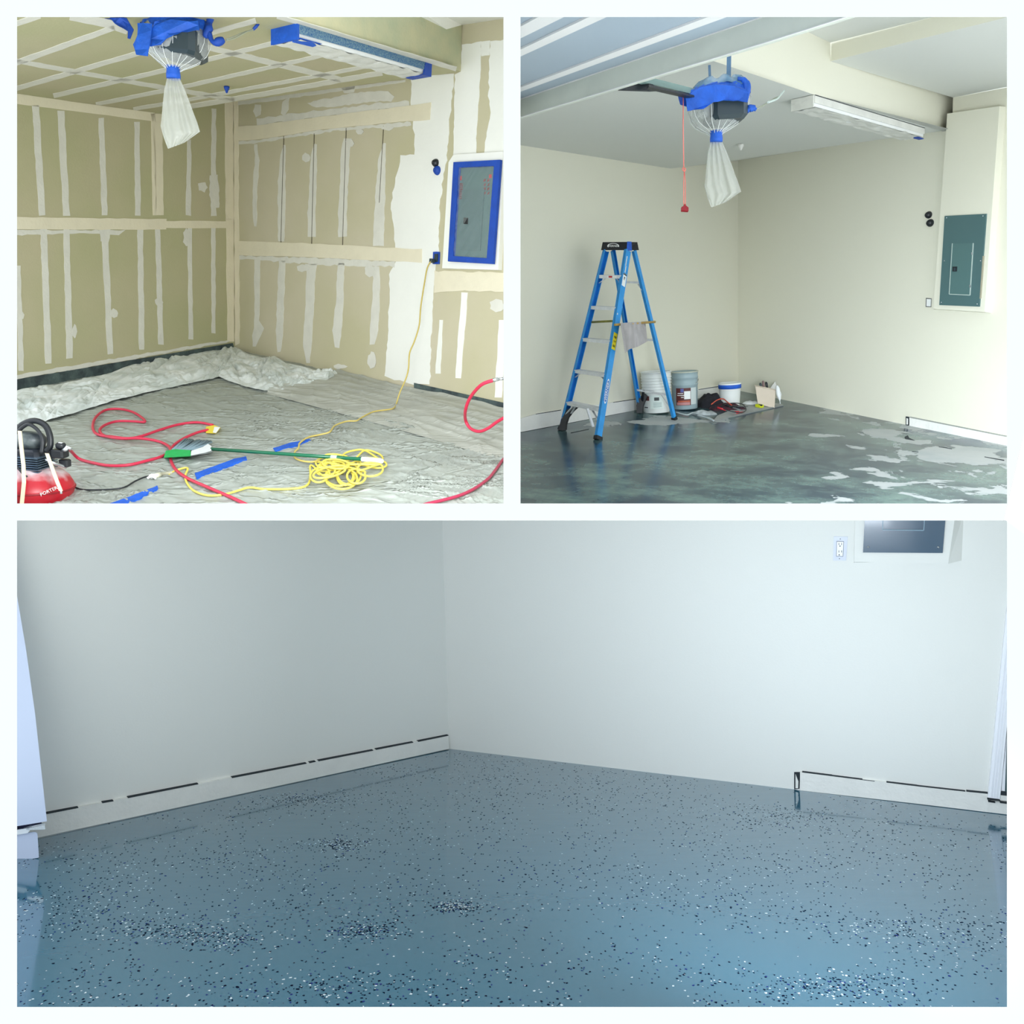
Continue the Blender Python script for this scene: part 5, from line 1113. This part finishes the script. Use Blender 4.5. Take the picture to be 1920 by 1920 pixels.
MB().tube(smoothline([pt(1282, 313, 4.4), pt(1280, 318, 4.39), pt(1284, 321, 4.39), pt(1285, 316, 4.4), pt(1282, 316, 4.4)], 4), .003, 6).build('knot', PK, t)
for x in (-1.6, 1.6): MB().tube([pt(1283, 319, 4.4), pt(1283.5 + x, 340, 4.4), pt(1283.5 + x, 383, 4.4)], .0022, 6).build('cord_loop', PK, t)
hd = [pt(x, y, 4.4) for x, y in [(1278, 388), (1283, 385), (1283, 382), (1286, 382), (1286, 385), (1291, 389), (1291, 395.5), (1278, 394.5)]]
MB().prism([p + Vector((0, 0, -.02)) for p in hd], hd).build('handle', mat('handle_red', srgb((140, 8, 28)), .5), t)

# overhead garage door
DP = Plane(R.n, .85)
PAN = mat('door_panel_paint', srgb((150, 164, 180)), .5, var=.05, vscale=2)
RIB = mat('door_rib_white', srgb((218, 218, 222)), .5)
t = thing('garage_door', 'raised white sectional garage door with a galvanised bottom edge', 'garage door', DP.at(1100, 140))
def dl(x, y0, s): return y0 + s * (x - 976)
def dstrip(y0, s0, y1, s1, name, m, a, b_, x1=1640):
    pts = [(961.3, dl(961.3, y0, s0)), (x1, dl(x1, y0, s0)), (x1, dl(x1, y1, s1)), (961.3, dl(961.3, y1, s1))]
    fr_ = [DP.at(x, y, a) for x, y in pts]; bk_ = [p + R.n * (b_) for p in fr_]
    return MB().prism(bk_, fr_).build(name, m, t)
dstrip(185, -.339, 172, -.362, 'door_edge', PAN, 0, .04)
dstrip(172, -.362, 164, -.376, 'door_rib', RIB, -.008, .05)
dstrip(164, -.376, 106, -.458, 'door_section', PAN, 0.0, .04, 1400)
dstrip(106, -.458, 93, -.475, 'door_rib', RIB, -.008, .05, 1300)
dstrip(93, -.475, 72, -.49, 'door_section', PAN, 0.0, .04, 1300)
dstrip(72, -.49, 50, -.54, 'door_rib', RIB, -.008, .05, 1200)
dstrip(50, -.54, 0, -.6, 'door_section', PAN, 0.0, .04, 1150)
a, b_ = DP.at(976, 185), DP.at(1427, 32); GP = plane_uv(b_ - a, up, a)
MB().wallprism([(961.3, 190), (1427, 32), (1700, -60), (1700, -8), (1587, 32), (1440, 79), (961.3, 224.6)], GP, -.03, 0).build('bottom_rail', GALV, t)
MB().wallprism([(961.3, 223), (1440, 77.3), (1587, 30.5), (1700, -9.5), (1700, -8), (1587, 32), (1440, 79), (961.3, 224.6)], GP, 0, .006).build('rail_lip', RIB, t)
MB().wallprism([(961.3, 189), (1427, 31), (1427, 33), (961.3, 191.5)], GP, 0, .004).build('rail_lip', RIB, t)
yo = [(1072 + 17 * math.cos(i * .52), dl(1072 + 17 * math.cos(i * .52), 175, -.345) + 4.6 * math.sin(i * .52)) for i in range(12)]
fr_ = [DP.at(x, y, .001) for x, y in yo]; MB().prism([p + R.n * .004 for p in fr_], fr_).build('yellow_spot', mat('spot_yellow', srgb((196, 190, 96)), .6), t)  # small yellow oval on the door underside
MB().tube([pt(1094, 138, 3.98), pt(1094, 144, 3.97), pt(1094, 144, 3.97), pt(1093, 153, 3.96)], [.006, .006, .012, .010], 8).build('bolt', CHROME, t)
# ------------------------------------------------------------------ things in the finished garage
R = R3; up, n = R.up, R.n; pl = R.R; o3 = .06
NAVY = mat('dark_panel_blue', srgb((44, 76, 100)), .22, coat=.4)
t = thing('breaker_panel', 'dark blue grey breaker panel cut off by the top edge', 'breaker panel', pl.at(1692, 1037, o3))
edge_panel(pl, o3, [(1622, 963), (1773.5, 963), (1767.5, 1037), (1618, 1036)], t=t, m=NAVY)
edge_panel(pl, o3 + .012, [(1657, 963), (1733, 963), (1730.5, 991), (1656, 990)], 'panel_door', NAVY, t, .008)
for a, b_ in (((1656, 963), (1654.8, 993.5)), ((1654.8, 993.5), (1731.5, 994.5)), ((1734, 963), (1732, 994.5))):
    dx, dy = b_[0] - a[0], b_[1] - a[1]; L_ = math.hypot(dx, dy); nx, ny = -dy / L_ * .9, dx / L_ * .9
    edge_panel(pl, o3 + .0122, [(a[0] - nx, a[1] - ny), (b_[0] - nx, b_[1] - ny), (b_[0] + nx, b_[1] + ny), (a[0] + nx, a[1] + ny)], 'door_edge', mat('edge_blue', srgb((110, 144, 164)), .3), t, .004)
for x, y in ((1627.5, 1026), (1759, 1026)): screw(pl, x, y, o3 + .012, t, .007)
t = thing('wall_outlet', 'white duplex wall outlet left of the dark panel', 'outlet', pl.at(1575, 1050))
edge_panel(pl, 0, [(1563.5, 1006), (1589.5, 1006.5), (1586.5, 1051), (1562, 1051)], 'outlet_plate', mat('outlet_white', srgb((204, 210, 226)), .35), t, .006)
edge_panel(pl, .006, [(1569, 1015), (1582, 1015.5), (1580.5, 1043), (1568, 1042.5)], 'receptacle', mat('outlet_body', srgb((236, 238, 244)), .3), t, .004)
for pts in (((1568.6, 1014.8), (1582.2, 1015.2), (1582.2, 1016), (1568.6, 1015.6)), ((1567.8, 1042.4), (1580.6, 1042.8), (1580.6, 1043.6), (1567.8, 1043.2)), ((1568.6, 1014.8), (1569.4, 1014.8), (1568.6, 1043.4), (1567.8, 1043.4)), ((1581.5, 1015.2), (1582.3, 1015.2), (1580.9, 1043.4), (1580.1, 1043.4))):
    edge_panel(pl, .006, list(pts), 'face_gap', mat('gap_grey', srgb((120, 126, 140)), .8), t, .0045)
for y in (1018, 1032):
    for x in (1573, 1578): edge_panel(pl, .01, [(x - .5, y), (x + .5, y), (x + .5, y + 4), (x - .5, y + 4)], 'slot', CRACK, t, .001)
for x, y in ((1575, 1024), (1573.5, 1040.5)): edge_panel(pl, .01, [(x - 1, y - 1), (x + 1, y - 1), (x + 1, y + 1), (x - 1, y + 1)], 'slot', CRACK, t, .001)
for y in (1010.5, 1047.5): screw(pl, 1575.5 - (y - 1010) * .04, y, .006, t, .0035)
# door casing with its ribs, glass edge and sill
TR = mat('casing_white', srgb((238, 240, 246)), .4)
Ct = struct('trim_4', MB().wallprism([(1891, 1110), (1912, 1110), (1875, 1498.5), (1852, 1495.5)], pl, 0, .022), TR, 'white ribbed door casing at the right edge of the finished garage')
for k in range(3):
    f = .22 + k * .22; x0, x1 = 1891 + 21 * f, 1852 + 23 * f
    onwall(Ct, 'casing_rib', [(x0, 1112), (x0 + 2.6, 1112), (x1 + 2.6, 1495 + k), (x1, 1495 + k)], pl, .022, .028, TR)
onwall(Ct, 'casing_foot', [(1852, 1497), (1888, 1502), (1950, 1509), (1950, 1514), (1852, 1501.5)], pl, .0, .012, STEMW)
for pts in ([(1851.5, 1498), (1875, 1501), (1875, 1502.2), (1851.5, 1499.5)], [(1853, 1502.5), (1866, 1504.3), (1866, 1505.8), (1853, 1504)], [(1875, 1504), (1892, 1506), (1892, 1508), (1875, 1505.8)]): onwall(Ct, 'crack', pts, pl, .012, .030, CRACK)
d1 = struct('door_1', MB().wallprism([(1909, 1180), (1960, 1180), (1960, 1500), (1877, 1490), (1879, 1460)], pl, 0.0, .010), TR, 'white door leaf beside the ribbed casing')
onwall(d1, 'door_glass', [(1888.5, 1350), (1930, 1350), (1930, 1498), (1884, 1491), (1886, 1440)], pl, .010, .014, mat('dark_door_glass', srgb((60, 80, 84)), .15))
onwall(d1, 'door_gap', [(1876.5, 1484), (1930, 1490), (1930, 1497), (1876, 1490.5)], pl, .010, .02, CRACK)
# white cabinet at the left edge
t = thing('white_cabinet', 'tall white cabinet standing at the left edge on a low base', 'cabinet', R.F.at(50, 1612))
Zc3 = R.depth(60, 1610); CAB = mat('cabinet_white', srgb((178, 190, 214)), .35)
def cq(x, y, d=0): return pt(x, y, Zc3 + d)
def slabq(px, dz, name, m, front=0.0):
    fr_ = [cq(x, y, -front) for x, y in px]; return MB().prism([p + (p.normalized() + Vector((-.35, 0, 0))) * dz for p in fr_], fr_).build(name, m, t)
slabq([(-300, 900), (1, 900), (32, 1118), (49, 1219), (66, 1340), (78, 1450), (88, 1540), (-300, 1603)], .30, 'cabinet_door', CAB, .05)
slabq([(-300, 1612), (50, 1553), (64, 1548), (85, 1544), (80, 1556), (60, 1552), (52, 1562), (-300, 1618)], .24, 'cabinet_rail', mat('rail_white', srgb((206, 214, 222)), .5), .02)
slabq([(-300, 1600), (78, 1540), (78, 1552), (50, 1556), (50, 1562), (-300, 1632)], .2, 'shade_slab', mat('shade_navy', srgb((24, 30, 66)), .8), -.03)  # navy slab set in the gap below the door to paint its shade
slabq([(-300, 1640), (32, 1563), (50, 1561), (66, 1560), (70, 1562), (72, 1590), (73, 1608), (-300, 1676)], .24, 'base_plinth', CAB, 0)
slabq([(54, 1553), (63, 1551), (84, 1547), (85, 1555), (64, 1556), (55, 1556)], .06, 'hinge_bracket', CHROME, .055)
# unseen side wall, added to keep right-hand sky off the left wall
P0, P1 = R.R.at(1975, 1530), R.R.at(1975, 963)
E0_, E1_ = Vector((1.62, P0.y - .3, -2.30)), Vector((1.62, -.02, -2.30))
struct('wall_side_added', MB().poly([R.R.at(1975, 1560), R.R.at(1975, 963), E1_, Vector((1.62, -2.2, -2.30))]), PAINT3, 'unseen side wall added to block sky on the right of the finished garage')
